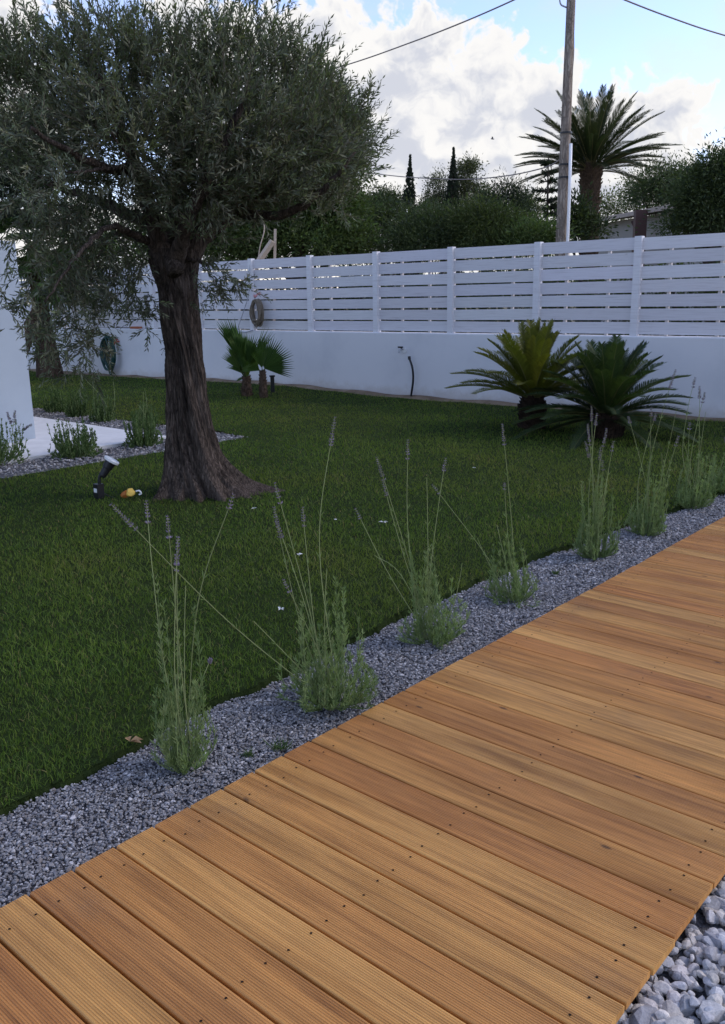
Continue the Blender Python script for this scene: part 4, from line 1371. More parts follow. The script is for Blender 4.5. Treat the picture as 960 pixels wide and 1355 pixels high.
def fan_palms():
    Dm = 14.45
    b1 = ground_px(327, 523, 0.045)
    o = thing('fan_palm', 'young fan palm with tall narrow folded leaves, left of the small pair', 'palm', (b1[0], b1[1], 0.045), 'small fan palms in front of the wall')
    P = curve([[0, 0, -0.03], [0, 0, 0.12], [0.01, 0, 0.3]], 5)
    rough_stem(P, np.linspace(0.10, 0.07, len(P)), 6, 5, 'trunk', o, M_PALMBARK)
    acc = Acc()
    D1 = float(np.hypot(b1[0], b1[1]))
    for (u, v, pet, L, sp_, ns, tilt) in [(308, 440, .45, .62, .22, 9, .9), (318, 448, .4, .55, .2, 8, -.6), (350, 448, .38, .62, .12, 6, .3), (326, 452, .4, .5, .25, 8, .5), (334, 455, .35, .5, .3, 9, -.3), (340, 470, .3, .42, .4, 9, .4),
                                          (322, 475, .3, .4, .5, 10, -.6), (310, 480, .25, .38, .5, 9, .2), (318, 500, .2, .25, .7, 10, .5), (332, 500, .2, .28, .6, 10, .1), (312, 455, .42, .5, .15, 7, -.3),
                                          (302, 436, .4, .5, .2, 9, .2), (314, 462, .4, .5, .4, 12, -.4), (326, 462, .4, .5, .35, 12, .4), (320, 485, .3, .4, .5, 12, .2), (328, 490, .3, .4, .5, 12, -.5), (306, 470, .3, .4, .35, 10, -.2), (336, 465, .3, .4, .3, 10, .6)]:
        tip = spot(u, v, D1+tilt*0.3)-np.array(o.location)
        Bp = np.array([0, 0, 0.26])
        d = tip-Bp
        tot = np.linalg.norm(d)*1.24
        fan_leaf(acc, Bp, d, tot*0.30, tot*0.74, sp_*1.15+0.03, ns+2, FANC, rgt0*0.45*math.copysign(1, tilt)+np.array([0, 0, .3])-vdir*0.8, 0.03, 0.6, 0.06)
    acc.build('crown', M_LEAF, o)
    b2 = ground_px(349, 525, 0.045)
    o = thing('fan_palm', 'young fan palm with one broad open leaf, on the right of the small pair', 'palm', (b2[0], b2[1], 0.045), 'small fan palms in front of the wall')
    P = curve([[0, 0, -0.03], [0, 0, 0.2], [0.0, 0, 0.42]], 5)
    rough_stem(P, np.linspace(0.075, 0.055, len(P)), 6, 7, 'trunk', o, M_PALMBARK)
    acc = Acc()
    D2 = float(np.hypot(b2[0], b2[1]))
    Bp = np.array([0, 0, 0.40])
    for (u, v, sp_, ns, lf, nn) in [(370, 462, 1.15, 30, 0.56, -vdir+np.array([0, 0, .4])), (345, 470, .5, 12, 0.40, -vdir*.6+rgt0*.5), (338, 488, .6, 12, 0.34, -vdir*.7-rgt0*.4)]:
        tip = spot(u, v, D2-0.1)-np.array(o.location)
        d = tip-Bp
        fan_leaf(acc, Bp, d, max(0.06, np.linalg.norm(d)-lf), lf, sp_, ns, FANC*0.8, nn, 0.02, 0.62, 0.03)
    acc.build('crown', M_LEAF, o)
    # black pot-like collar beside the stems
    bx = ground_px(357, 523)
    V, Fs = tube([[0, 0, -0.02], [0, 0, 0.30], [0, 0, 0.31], [0, 0, 0.33]], [0.035, 0.035, 0.05, 0.05], 12)
    o = Acc().add(V, Fs).build('irrigation_pipe', M_BLACK)
    o.location = (bx[0]+0.03, bx[1]+0.05, 0)
    tag(o, 'short black upright pipe end behind the small fan palms', 'pipe')


fan_palms()


def washingtonia():
    D = 18.5
    b_ = ground_px(67, 498)
    D = float(np.hypot(b_[0], b_[1]))
    b_[2] = 0
    o = thing('fan_palm', 'tall slim fan palm with brown trunk near the far wall, half hidden by olive branches', 'palm tree', b_)
    c = spot(42, 325, D)-b_
    P = curve([[0, 0, -0.05], c*0.33, c*0.66, c], 8)
    V, Fs = tube(P, np.interp(np.linspace(0, 1, len(P)), [0, 0.3, 1], [0.30, 0.20, 0.11]), 14)
    Acc().add(V, Fs, smooth=True).build('trunk', M_PALMBARK, o)
    acc = Acc()
    for k in range(34):
        e = R(rng.uniform(-50, 75))
        a_ = k*2.39996
        d = np.array([math.cos(a_)*math.cos(e), math.sin(a_)*math.cos(e), math.sin(e)])
        fan_leaf(acc, c, d, 0.55, 0.60, 1.25, 18, FANC*0.5, np.array([0, 0, 1.0])+rand_dir(1)[0]*0.3, 0.02, 0.6, 0.25)
    acc.build('crown', M_LEAF, o)
    b2 = ground_px(77, 500)+np.array([-0.6, -0.9, 0])
    D2 = float(np.hypot(b2[0], b2[1]))
    b2[2] = 0
    o = thing('fan_palm', 'second fan palm with hanging yellow-green leaves, right of the tall slim one', 'palm tree', b2)
    c = spot(75, 365, D2)-b2
    P = curve([[0, 0, -0.05], c*0.5, c], 8)
    V, Fs = tube(P, np.linspace(0.22, 0.10, len(P)), 14)
    Acc().add(V, Fs, smooth=True).build('trunk', M_PALMBARK, o)
    acc = Acc()
    for k in range(26):
        e = R(rng.uniform(-60, 70))
        a_ = k*2.39996
        d = np.array([math.cos(a_)*math.cos(e), math.sin(a_)*math.cos(e), math.sin(e)])
        fan_leaf(acc, c, d, 0.40, 0.50, 1.2, 16, FANC*0.75, np.array([0, 0, 1.0])+rand_dir(1)[0]*0.3, 0.02, 0.6, 0.3)
    acc.build('crown', M_LEAF, o)


washingtonia()


# ------------------------------------------------------------------ lavender
LAVC = np.array([[0.185, 0.255, 0.095], [0.215, 0.285, 0.105], [0.150, 0.215, 0.085], [0.24, 0.30, 0.13]])
M_LAV = leafmat('lavender_leaf', 0.2, 0.7, 0.15)
M_SPIKE = leafmat('lavender_flower', 0.1, 0.85, 0.1)


def lavender(label, bu, bv, z0, u0, u1, vtop, stalks, nst, group, ball=0.35, cols=LAVC, dens_=1.0, bushy=False):
    b_ = ground_px(bu, bv, z0)
    D = float(np.hypot(b_[0], b_[1]))
    o = thing('lavender', label, 'plant', b_, group)
    dist = math.hypot(D, CAM_H)
    k = dist/1156.0
    halfw = (u1-u0)/2*k
    H_ = spot(bu, vtop, D)[2]-z0
    cu = ((u0+u1)/2-bu)*k
    acc = Acc()
    lw = max(0.0032, 0.0012*dist/2.6*1.5)
    nst = int(nst*(1.15 if not bushy else 1.4))
    for s_ in range(nst):
        a_ = rng.uniform(0, 6.28)
        rr = math.sqrt(rng.uniform(0, 1))
        short = rng.uniform() < ball+0.22
        e_ = np.array([math.cos(a_), math.sin(a_), 0])
        hh = H_*(rng.uniform(0.16, 0.50) if short else rng.uniform(0.5, 1.1)*(1.08-0.25*rr))
        wtop = halfw*rr*(rng.uniform(0.75, 1.12) if short or bushy else rng.uniform(0.6, 1.15))
        tip = e_*wtop+np.array([0, 0, hh])+rgt0*cu*min(1, hh/H_*1.2)
        base = e_*halfw*0.40*rr
        mid = base*0.4+tip*0.5+e_*halfw*rr*(0.42 if short else 0.22)+rng.normal(0, 0.010, 3)-np.array([0, 0, 0.12*hh if short else 0])
        P = curve([base, mid, tip], 6)
        V, Fs = tube(P, np.linspace(0.0022, 0.001, len(P))*max(1, dist/4), 4, cap=False)
        acc.add(V, Fs, LAVC[rng.integers(0, 4)]*0.9)
        tt = np.linspace(0, 1, len(P))
        if short or bushy or rng.uniform() < 0.35:
            nn = int(hh/0.018*dens_)+5
            f = np.sort(rng.uniform(0.06 if short else 0.12, 1.0, nn))
            per = 4
            f = np.repeat(f, per)
        else:                                            # taller stems carry their leaves in tufts at the nodes
            nodes = np.arange(0.22+rng.uniform(0, .08), 1.0, max(0.1, 0.055/hh))
            per = 9
            f = np.clip(np.repeat(nodes, per)+rng.normal(0, 0.012, len(nodes)*per), 0, 1)
            f = np.concatenate([f, np.full(8, 0.985)])
        nl_ = len(f)
        Q = np.stack([np.interp(f, tt, P[:, c_]) for c_ in range(3)], 1)
        T = norm(tip-base)
        ax = rand_dir(nl_)
        ax = norm(ax-(ax@T)[:, None]*T)
        Dn = T*1.0+ax*rng.uniform(0.25, 0.85, (nl_, 1))
        ll = rng.uniform(0.018, 0.038, nl_)*np.interp(f, [0, 0.8, 1], [1.0, 1.0, 0.7])
        V, Fq = leaves(Q, Dn, ll, lw*rng.uniform(0.8, 1.4, nl_), fold=0.1)
        c = cols[rng.integers(0, len(cols))]*rng.uniform(0.8, 1.2)*rng.uniform(0.85, 1.15, (nl_, 1))
        acc.add(V, Fq, np.repeat(c, 4, 0))
    fo = acc.build('foliage', M_LAV, o)
    for st in stalks:
        (u, v), opt = st[0], (st[1] if len(st) > 1 else {})
        dd = opt.get('d', rng.normal(0, 0.05))
        tip = spot(u, v, D+dd)-b_
        sp_ = opt.get('spike', 26)*k                       # length of the flower spike
        bend = opt.get('bend', rng.normal(0, 6))*k
        root = rgt0*rng.normal(0, halfw*0.2)+np.array([0, 0, 0.02])
        if 'via' in opt:
            mid = spot(*opt['via'], D+dd*0.6)-b_
            P = curve([root, mid, tip], 10)
        else:
            P = curve([root, root*0.6+tip*0.38+rgt0*bend, root*0.25+tip*0.75+rgt0*bend*0.6, tip], 8)
        sa = Acc()
        V, Fs = tube(P, np.linspace(0.0021, 0.0013, len(P))*max(1.0, dist/6.5), 5)
        sa.add(V, Fs, np.array([0.25, 0.29, 0.13])*rng.uniform(0.85, 1.15))
        T = norm(P[-1]-P[-2])
        # a pair of leaves low on the stalk
        for fr in (0.45, 0.6):
            q = P[int(len(P)*fr)]
            ax = rand_dir(3)
            V, Fq = leaves(np.repeat(q[None], 3, 0), T+ax*0.6, 0.035, lw*1.3)
            sa.add(V, Fq, LAVC[0])
        stalk = sa.build('flower_stalk', M_LAV, fo)
        if sp_ > 0:
            sp = Acc()
            nw = max(5, int(sp_/0.009))
            for w_ in range(nw):
                fr = w_/(nw-1)
                if fr < 0.3 and w_ % 2 and rng.uniform() < 0.5: continue
                q = tip-T*sp_*(1-fr)
                m_ = 9
                ax = rand_dir(m_)
                ax = norm(ax-(ax@T)[:, None]*T)
                r_ = 0.0055*(1.0-0.4*fr)*max(1, dist/5)
                Q = q+ax*r_*0.4
                V, Fq = leaves(Q, T*0.8+ax*0.9, r_*2.2*rng.uniform(0.7, 1.2, m_), r_*1.0, fold=0.3)
                col_ = np.array([[0.20, 0.17, 0.24], [0.26, 0.22, 0.30], [0.17, 0.15, 0.17], [0.22, 0.19, 0.22]])[rng.integers(0, 4, m_)]*rng.uniform(0.8, 1.3, (m_, 1))
                sp.add(V, Fq, np.repeat(col_, 4, 0))
            sp.build('flower_spike', M_SPIKE, o)
    return o


LG = 'lavender plants in the gravel beside the deck'
G0 = -0.03
lavender('nearest lavender with a narrow upright tuft, bottom left beside the deck', 245, 1018, G0, 210, 279, 778,
         [((194, 664),), ((222, 684),), ((236, 712), {'spike': 34}), ((234, 735), {'spike': 20}), ((309, 655), {'via': (262, 800), 'spike': 18}), ((246, 775), {'spike': 0}), ((279, 872), {'spike': 6})], 42, LG, 0.5)
lavender('big bushy lavender with one very long stem leaning far left over the lawn', 437, 930, G0, 380, 492, 775,
         [((443, 553), {'spike': 34, 'via': (423, 720)}), ((364, 640),), ((363, 672), {'spike': 38}), ((366, 690), {'spike': 22}), ((401, 672), {'spike': 24}), ((148, 668), {'via': (300, 820), 'spike': 40, 'd': -0.25}), ((376, 768), {'spike': 18}), ((336, 822), {'spike': 0}), ((433, 752), {'spike': 0})], 95, LG, 0.55)
lavender('lavender with spread stalks and a fallen petal caught in it, third from the left', 572, 850, G0, 525, 612, 735,
         [((499, 606), {'spike': 30}), ((507, 636), {'spike': 20}), ((540, 583), {'spike': 24, 'via': (540, 700)}), ((590, 607), {'spike': 16}), ((565, 632), {'spike': 0}), ((471, 674), {'spike': 14, 'via': (515, 760)}), ((496, 735), {'spike': 0, 'via': (530, 760)}), ((612, 745), {'spike': 0})], 60, LG, 0.45)
lavender('slighter lavender with one tall stalk and a stem bent left, fourth from the left', 681, 795, G0, 640, 706, 705,
         [((665, 562), {'spike': 26}), ((668, 640), {'spike': 8}), ((573, 642), {'spike': 14, 'via': (640, 730)}), ((658, 695), {'spike': 0}), ((632, 712), {'spike': 0})], 46, LG, 0.45)
lavender('dense upright lavender with a sheaf of straight stalks, in front of the dark sago palm', 787, 738, G0, 764, 812, 632,
         [((778, 562), {'spike': 26}), ((783, 538), {'spike': 18}), ((790, 548), {'spike': 14}), ((775, 585), {'spike': 20}), ((795, 592), {'spike': 16}), ((803, 568), {'spike': 22}), ((812, 585), {'spike': 12}), ((769, 640), {'spike': 0}), ((806, 620), {'spike': 0}), ((798, 610), {'spike': 12})], 64, LG, 0.4)
lavender('upright lavender with stalks reaching up to the white wall, right of the sheaf-like one', 855, 708, G0, 836, 884, 615,
         [((832, 552), {'spike': 8}), ((862, 540), {'spike': 10}), ((868, 548), {'spike': 8}), ((894, 490), {'spike': 22}), ((896, 540), {'spike': 0}), ((898, 578), {'spike': 12}), ((876, 600), {'spike': 0})], 54, LG, 0.4)
lavender('lavender with a wide low tuft and thin stalks, second from the right edge', 915, 672, G0, 893, 944, 602,
         [((920, 500), {'spike': 12}), ((926, 512), {'spike': 14}), ((933, 520), {'spike': 12}), ((934, 545), {'spike': 0}), ((905, 585), {'spike': 0}), ((913, 560), {'spike': 8})], 56, LG, 0.55)
lavender('lavender cut by the right edge of the view, beside the deck', 952, 652, G0, 930, 985, 598,
         [((938, 600), {'spike': 0}), ((960, 580), {'spike': 8}), ((970, 560), {'spike': 8})], 50, LG, 0.5)

PG = 'lavender plants round the white patio'
LAVD = LAVC*np.array([0.52, 0.62, 0.54])
lavender('lavender at the left edge in front of the house wall', -2, 615, -0.03, -34, 34, 556, [((10, 546), {'spike': 14}), ((20, 544), {'spike': 14}), ((42, 562), {'spike': 12}), ((28, 560), {'spike': 0})], 90, PG, 0.3, LAVD, 0.7, True)
lavender('round green lavender before the patio edge, nearest the house corner', 100, 607, -0.03, 70, 128, 556, [((125, 572), {'spike': 8}), ((73, 578), {'spike': 6})], 110, PG, 0.35, LAVD, 0.8, True)
lavender('lavender with tall feathery top beside the olive trunk, before the patio edge', 190, 592, -0.03, 166, 213, 545, [((190, 518), {'spike': 0}), ((195, 528), {'spike': 0}), ((183, 535), {'spike': 0})], 110, PG, 0.35, LAVD, 0.8, True)
lavender('lavender behind the patio, farthest left beside the house wall', 75, 547, -0.03, 62, 88, 512, [((68, 500), {'spike': 0})], 70, PG, 0.3, LAVD*0.9, 0.7, True)
lavender('dark lavender behind the patio, second from the house wall', 104, 553, -0.03, 90, 119, 517, [((112, 505), {'spike': 0})], 70, PG, 0.3, LAVD*0.8, 0.7, True)
lavender('lavender behind the patio with pale thin stalks, third from the house wall', 138, 560, -0.03, 124, 154, 520, [((126, 500), {'spike': 0}), ((150, 505), {'spike': 0}), ((116, 505), {'spike': 0})], 70, PG, 0.3, LAVD*0.9, 0.7, True)
lavender('lavender behind the patio, half hidden by the one beside the olive trunk', 197, 568, -0.03, 182, 210, 530, [((192, 514), {'spike': 0})], 60, PG, 0.3, LAVD*0.9, 0.7, True)

# small weeds in the gravel
for i, (u, v, sz_, lab) in enumerate([(371, 992, 0.05, 'tiny green weed sprouting at the edge of the deck'), (590, 812, 0.035, 'tiny weed in the gravel between two lavenders'), (735, 760, 0.035, 'tiny weed in the gravel before the sheaf-like lavender'),
                                     (330, 1000, 0.03, 'low faint weed in the gravel right of the nearest lavender')]):
    p = ground_px(u, v, G0)
    n = 34
    B = np.stack([rng.normal(0, sz_*0.25, n), rng.normal(0, sz_*0.25, n), np.zeros(n)], 1)
    V, Fq = leaves(B, rand_dir(n)*np.array([1, 1, 0.3])+np.array([0, 0, 0.9]), sz_*rng.uniform(0.5, 1.2, n), 0.005)
    o = Acc().add(V, Fq, np.array([0.06, 0.10, 0.03])*np.ones(3)).build('weed', M_LEAF)
    o.location = p
    tag(o, lab, 'weed', 'weeds in the grey gravel')


# ------------------------------------------------------------------ garden spotlight and the yellow thing
def lathe(axis0, axis1, prof, n=20):
    """surface of revolution: prof = (fraction along the axis, radius)"""
    a0, a1 = np.asarray(axis0, float), np.asarray(axis1, float)
    ax = norm(a1-a0)
    u = norm(np.cross(ax, [0.3, 0.9, 0.1]))
    w_ = np.cross(ax, u)
    th = np.linspace(0, 2*math.pi, n, endpoint=False)
    V = np.concatenate([a0+(a1-a0)*f+max(r, 1e-4)*(np.cos(th)[:, None]*u+np.sin(th)[:, None]*w_) for f, r in prof])
    m_ = len(prof)
    i, j = np.meshgrid(np.arange(m_-1), np.arange(n), indexing='ij')
    i, j = i.ravel(), j.ravel()
    j2 = (j+1) % n
    return V, [np.stack([i*n+j, i*n+j2, (i+1)*n+j2, (i+1)*n+j], 1), np.arange(n)[::-1][None], (np.arange(n)+(m_-1)*n)[None]]


def spotlight():
    b_ = ground_px(132, 660)
    b_[2] = float(lawn_z(b_[0], b_[1]))
    D = float(np.hypot(b_[0], b_[1]))
    o = thing('garden_spotlight', 'black garden spotlight with white rim tilted up towards the olive trunk', 'spotlight', b_)
    p = lambda u, v: spot(u, v, D)-b_
    V, Fq = box(-0.033, 0.033, -0.03, 0.03, -0.02, p(132, 640)[2])
    Acc().add(V, Fq).build('junction_box', M_BLACK, o)
    zc_ = p(132, 648)[2]
    c = np.array([0, 0, zc_])
    f = norm(-b_*np.array([1, 1, 0]))
    s_ = np.array([-f[1], f[0], 0])
    q = c+f*0.052
    up = np.array([0, 0, 1.0])
    front = 0.0312
    st = Acc()
    V, Fq = box(-0.020, 0.020, -0.0325, -0.030, zc_-0.018, zc_+0.016)
    st.add(V, Fq)
    st.build('sticker', M_WHITEP, o)
    V, Fs = tube(curve([p(132, 641), p(132, 632), p(134, 627), p(137, 622)], 6), 0.014, 10)
    Acc().add(V, Fs, smooth=True).build('arm', M_BLACK, o)
    a0, a1 = p(135, 631), p(147, 611)
    ax = norm(a1-a0)
    V, Fs = lathe(a0, a1, [(0, 0.001), (0.0, 0.024), (0.1, 0.030), (0.55, 0.034), (0.6, 0.040), (1.0, 0.046)])
    hd = Acc().add(V, Fs, smooth=False).build('lamp_housing', M_BLACK, o)
    V, Fs = lathe(a1-ax*0.002, a1+ax*0.026, [(0, 0.047), (0.15, 0.062), (0.75, 0.066), (1.0, 0.060), (1.0, 0.052), (0.7, 0.05), (0.7, 0.001)])
    Acc().add(V, Fs).build('rim', M_WHITEP, o)
    V, Fs = tube(curve([p(134, 650), p(142, 655), p(152, 659), p(160, 661)], 6), 0.004, 6)
    Acc().add(V, Fs, smooth=True).build('cable', M_BLACK, o)


spotlight()


def yellow_thing():
    b_ = ground_px(172, 660)
    b_[2] = float(lawn_z(b_[0], b_[1]))+0.01
    o = thing('plastic_cap', 'small yellow and orange plastic piece lying in the grass between spotlight and olive trunk', 'plastic piece', b_)
    V, Fq = ico(3)
    V = V*np.array([0.050, 0.042, 0.040])
    for d, h in ((norm(np.array([.5, -.2, .8])), .020), (norm(np.array([-.3, -.8, .4])), .022), (norm(np.array([-.6, .2, .7])), .024), (norm(np.array([.8, -.5, .1])), .03), (norm(np.array([-.9, .2, .3])), .034), (norm(np.array([.2, .9, .3])), .03)):
        s_ = V@d
        V = V-np.outer(np.maximum(s_-h, 0), d)*0.95
    V = V+np.array([0.01, 0, 0.045])
    Acc().add(V, Fq, smooth=False).build('cap', M_YELLOW, o)
    P = [np.array([-0.012, -0.01, 0.03]), np.array([-0.035, -0.025, 0.018]), np.array([-0.05, -0.035, 0.005])]
    V, Fs = tube(P, [0.034, 0.030, 0.022], 6)
    Acc().add(V, Fs).build('collar', M_ORANGE, o)
    V, Fs = tube(curve([[0.05, 0.03, 0.05], [0.075, 0.045, 0.055], [0.08, 0.06, 0.03], [0.06, 0.05, 0.02]], 6), 0.007, 6)
    Acc().add(V, Fs, smooth=True).build('clip', M_WHITEP, o)


yellow_thing()

# fallen pale petals on the lawn
for (u, v, sz_, lab) in [(394, 734, 0.042, 'pale fallen petal on the lawn, above the big bushy lavender'), (372, 806, 0.030, 'pale fallen petal caught at the top of the big bushy lavender'),
                         (508, 691, 0.050, 'largest pale fallen petal, caught among the stalks of the third lavender'), (445, 688, 0.026, 'small pale fallen petal on the lawn, between the second and third lavender'),
                         (336, 673, 0.03, 'pale fallen petal on the lawn at the foot of the olive roots'), (628, 619, 0.03, 'tiny pale petal far out on the lawn, before the yellowish sago palm')]:
    p = ground_px(u, v, 0.035 if sz_ < 0.05 else 0.03)
    acc = Acc()
    for k in range(4):
        a_ = rng.uniform(0, 6.28)
        d = np.array([math.cos(a_), math.sin(a_), rng.uniform(0, 0.5)])
        V, Fq = leaves(np.zeros((1, 3)), d[None], sz_*rng.uniform(0.5, 0.9), sz_*0.42, N=np.array([[0, 0, 1.0]])+rng.normal(0, 0.3, (1, 3)), fold=0.3)
        acc.add(V, Fq)
    o = acc.build('fallen_petal', M_PETAL)
    o.location = p
    tag(o, lab, 'petal', 'pale petals fallen on the lawn')
acc = Acc()
p = ground_px(172, 981, 0.0)
for a_, l_ in ((0.2, 0.06), (0.7, 0.05), (3.0, 0.03)):
    V, Fq = leaves(np.zeros((1, 3)), np.array([[math.cos(a_), math.sin(a_), 0.2]]), l_, 0.026, N=np.array([[0.2, 0, 1.0]]), fold=0.4)
    acc.add(V, Fq)
o = acc.build('dry_leaf', M_DRY)
o.location = p
tag(o, 'curled brown dry leaf at the lawn edge beside the nearest lavender', 'leaf')


# ------------------------------------------------------------------ hoses and taps on the wall
def fp(u, v, off=0.0):
    """point on the front of the wall seen at (u, v), off metres proud of it"""
    d = px_dir(u, v)
    Y = 11.1
    for _ in range(6):
        t_ = (Y-off)/d[1]
        p = EYE+d*t_
        Y = fence_y(p[0])
    return np.array([p[0], Y-off, p[2]])


def tap(o_or_none, pos, name_parent, material):
    pass


def coil(o, c, w_, h_, loops, r, material, name, tilt=0.1):
    acc = Acc()
    for k in range(loops):
        th = np.linspace(0, 2*math.pi, 40)
        j = rng.normal(0, 0.09, 3)
        s1, s2 = 1+j[0]-0.35*rng.uniform(0, 1)*(k % 3 == 0), 1+j[1]-0.12*rng.uniform(0, 1)
        ph = rng.uniform(0, 6.28)
        x = w_*s1*np.sin(th)+rng.normal(0, 0.015)
        z = h_*s2*np.cos(th)+0.02*np.sin(2*th+ph)-h_*(1-s2)*-1*0.9
        y = -0.02-r*2.1*(k % 4)+0.02*np.sin(th+ph)-tilt*0.0
        V, Fs = tube(np.stack([x, y, z], 1), r, 8, cap=False)
        acc.add(V, Fs, smooth=True)
    return acc.build(name, material, o)


gp = fp(148, 447, 0.05)
o = thing('garden_hose', 'coiled dark green garden hose hanging at the far left of the white wall', 'hose', gp)
coil(o, None, 0.19, 0.36, 13, 0.014, M_HOSEG, 'coil')
o.children[0].location = (0, -0.05, -0.34)
gp2 = fp(158, 452, 0.0)
o = thing('wall_tap', 'small reddish wall tap beside the green hose coil', 'tap', gp2)
V, Fs = tube(curve([[0, 0, 0], [0, -0.07, 0], [0, -0.11, -0.01], [0, -0.12, -0.06]], 6), 0.016, 10)
Acc().add(V, Fs, smooth=True).build('spout', M_RED, o)
V, Fs = tube([[0, -0.06, 0], [0, -0.06, 0.04]], 0.012, 8)
hb = Acc().add(V, Fs)
V, Fq = box(-0.045, 0.045, -0.07, -0.05, 0.04, 0.055)
hb.add(V, Fq)
hb.build('handle', M_RED, o)

bp = fp(343, 393, -0.02)
o = thing('hose_coil', 'coiled beige hose hanging from a pink hook on a fence post', 'hose', bp)
coil(o, None, 0.13, 0.235, 12, 0.011, M_HOSEB, 'coil')
o.children[0].location = (0.0, -0.02, -0.29)
V, Fs = tube(curve([[0, 0.03, 0.06], [0, -0.03, 0.05], [0, -0.10, 0.0], [0, -0.11, 0.04]], 6), 0.018, 8)
Acc().add(V, Fs, smooth=True).build('hook', M_PINK, o)
cpts = [fp(331, 350, 0.03), fp(330, 385, 0.0), fp(325, 405, 0.0), fp(318, 425, 0.0), fp(315, 437, 0.02), fp(322, 440, 0.03), fp(335, 437, 0.02)]
V, Fs = tube(curve(np.array(cpts)-fp(331, 350, 0.03), 8), 0.008, 6)
o = Acc().add(V, Fs, smooth=True).build('cable', M_GREY)
o.location = fp(331, 350, 0.03)
tag(o, 'thin grey cable hanging in a loop down the fence post left of the beige hose', 'cable')

tp = fp(534, 462, 0.0)
o = thing('wall_tap', 'black wall tap in the middle of the white wall, above an upright black hose', 'tap', tp)
V, Fs = tube(curve([[0, 0, 0], [0, -0.06, 0], [0.0, -0.10, -0.005], [0.0, -0.115, -0.055]], 6), 0.014, 10)
Acc().add(V, Fs, smooth=True).build('spout', M_GREY, o)
hb = Acc()
V, Fs = tube([[0, -0.055, 0], [0, -0.055, 0.035]], 0.013, 8)
hb.add(V, Fs)
V, Fq = box(-0.06, 0.03, -0.068, -0.042, 0.022, 0.045)
hb.add(V, Fq)
hb.build('handle', M_BLACK, o)
V, Fs = tube([[0.03, -0.002, -0.02], [0.03, -0.012, -0.02]], 0.04, 14)
Acc().add(V, Fs).build('wall_plate', M_WHITEP, o)
hp = [fp(542, 474, 0.10), fp(546, 487, 0.12), fp(547, 503, 0.10), fp(544, 523, 0.08)]
hp[-1][2] = 0.0
V, Fs = tube(curve(np.array(hp)-hp[-1], 8), 0.017, 10)
o = thing('upright_hose', 'short black hose standing up from the soil against the white wall, below the tap', 'hose', hp[-1])
Acc().add(V, Fs, smooth=True).build('hose', M_BLACK, o)
V, Fs = tube(np.array([hp[0]+np.array([0.004, 0, -0.02]), hp[0]+np.array([-0.004, 0, 0.03])])-hp[-1], 0.024, 10)
Acc().add(V, Fs).build('connector', M_BLACK, o)
# terracotta bit on the wall top near the trunk
p = fp(181, 433, -0.06)
o = Acc().add(*box(-0.16, 0.16, -0.04, 0.04, 0.0, 0.045)).build('brick', plain('terracotta', (0.36, 0.12, 0.06), 0.8))
o.location = (p[0], fence_y(p[0])+0.045, 1.013)
V = None
tag(o, 'flat reddish brick lying on the wall top just left of the olive trunk', 'brick')


# ------------------------------------------------------------------ stakes behind the fence
def stake(name, label, pts, r, material, cat):
    P = np.array([spot(u, v, D) for u, v, D in pts])
    c = P[0].copy()
    o = Acc().add(*tube(P-c, r, 4 if r > 0.02 else 6)).build(name, material)
    o.location = c
    tag(o, label, cat)


stake('timber_stake', 'upright pale timber stake behind the fence, right of the olive trunk', [(362, 500, 17.2), (364.5, 303, 17.2)], 0.035, M_TIMBER, 'stake')
stake('timber_stake', 'slanting thick pale timber prop leaning on the upright stake behind the fence', [(318, 381, 17.25), (346, 341, 17.15), (361, 319, 17.1)], 0.06, M_TIMBER, 'prop')
P = curve([spot(341, 390, 17.3), spot(343, 335, 17.3), spot(350, 305, 17.3), spot(348, 285, 17.3), spot(352, 265, 17.3)], 6)
o = Acc().add(*tube(P-P[0], 0.012, 6), smooth=True).build('pipe', M_TIMBER)
o.location = P[0]
tag(o, 'thin pale curved pipe rising behind the fence, left of the timber stakes', 'pipe')

# ------------------------------------------------------------------ pole, wires, bird, building
DP = 17.5
pb = base_at(743, DP)
pole = thing('utility_pole', 'tall weathered wooden utility pole beyond the fence, with a white conduit at its foot', 'pole', pb)
ptop = spot(759, -70, DP)-pb
pm = spot(743, 316, DP)-pb
P = np.array([[pm[0]*0.6, pm[1]*0.6, 0], pm, pm*0.5+ptop*0.5, ptop])
V, Fs = tube(P, [0.115, 0.105, 0.088, 0.072], 14)
Acc().add(V, Fs, smooth=True).build('shaft', M_POLE, pole)
view = norm(np.array([pb[0], pb[1], 0]))
cpx = [spot(751.5, 316, DP-0.11)-pb, spot(754.0, 250, DP-0.11)-pb, spot(755.6, 190, DP-0.11)-pb]
cpx.insert(0, cpx[0]*np.array([1, 1, 0])+np.array([0, 0, 0.0]))
V, Fs = tube(np.array(cpx), 0.030, 10)
Acc().add(V, Fs, smooth=True).build('conduit', M_WHITEP, pole)
for v in (176, 218, 235):
    u = 743+(316-v)*12.0/316
    q = spot(u+1, v, DP)-pb
    V, Fs = tube([q-np.array([0, 0, .015]), q+np.array([0, 0, .015])], 0.115 if v > 200 else 0.108, 14)
    Acc().add(V, Fs).build('band', M_BLACK, pole)
q = spot(752, 0, DP)-pb
V, Fs = tube(curve([q+np.array([0, 0, .2]), q+rgt0*-0.14+np.array([0, 0, .1]), q+rgt0*-0.13+np.array([0, 0, -.06]), q+rgt0*-0.02+np.array([0, 0, -.12])], 6), 0.014, 6)
Acc().add(V, Fs, smooth=True).build('bracket', M_GREY, pole)
P = curve([spot(758, -20, DP-.1)-pb, spot(760, 60, DP-.1)-pb, spot(757.5, 100, DP-.1)-pb], 6)
V, Fs = tube(P, 0.006, 5)
Acc().add(V, Fs, smooth=True).build('wire_tail', M_WIRE, pole)


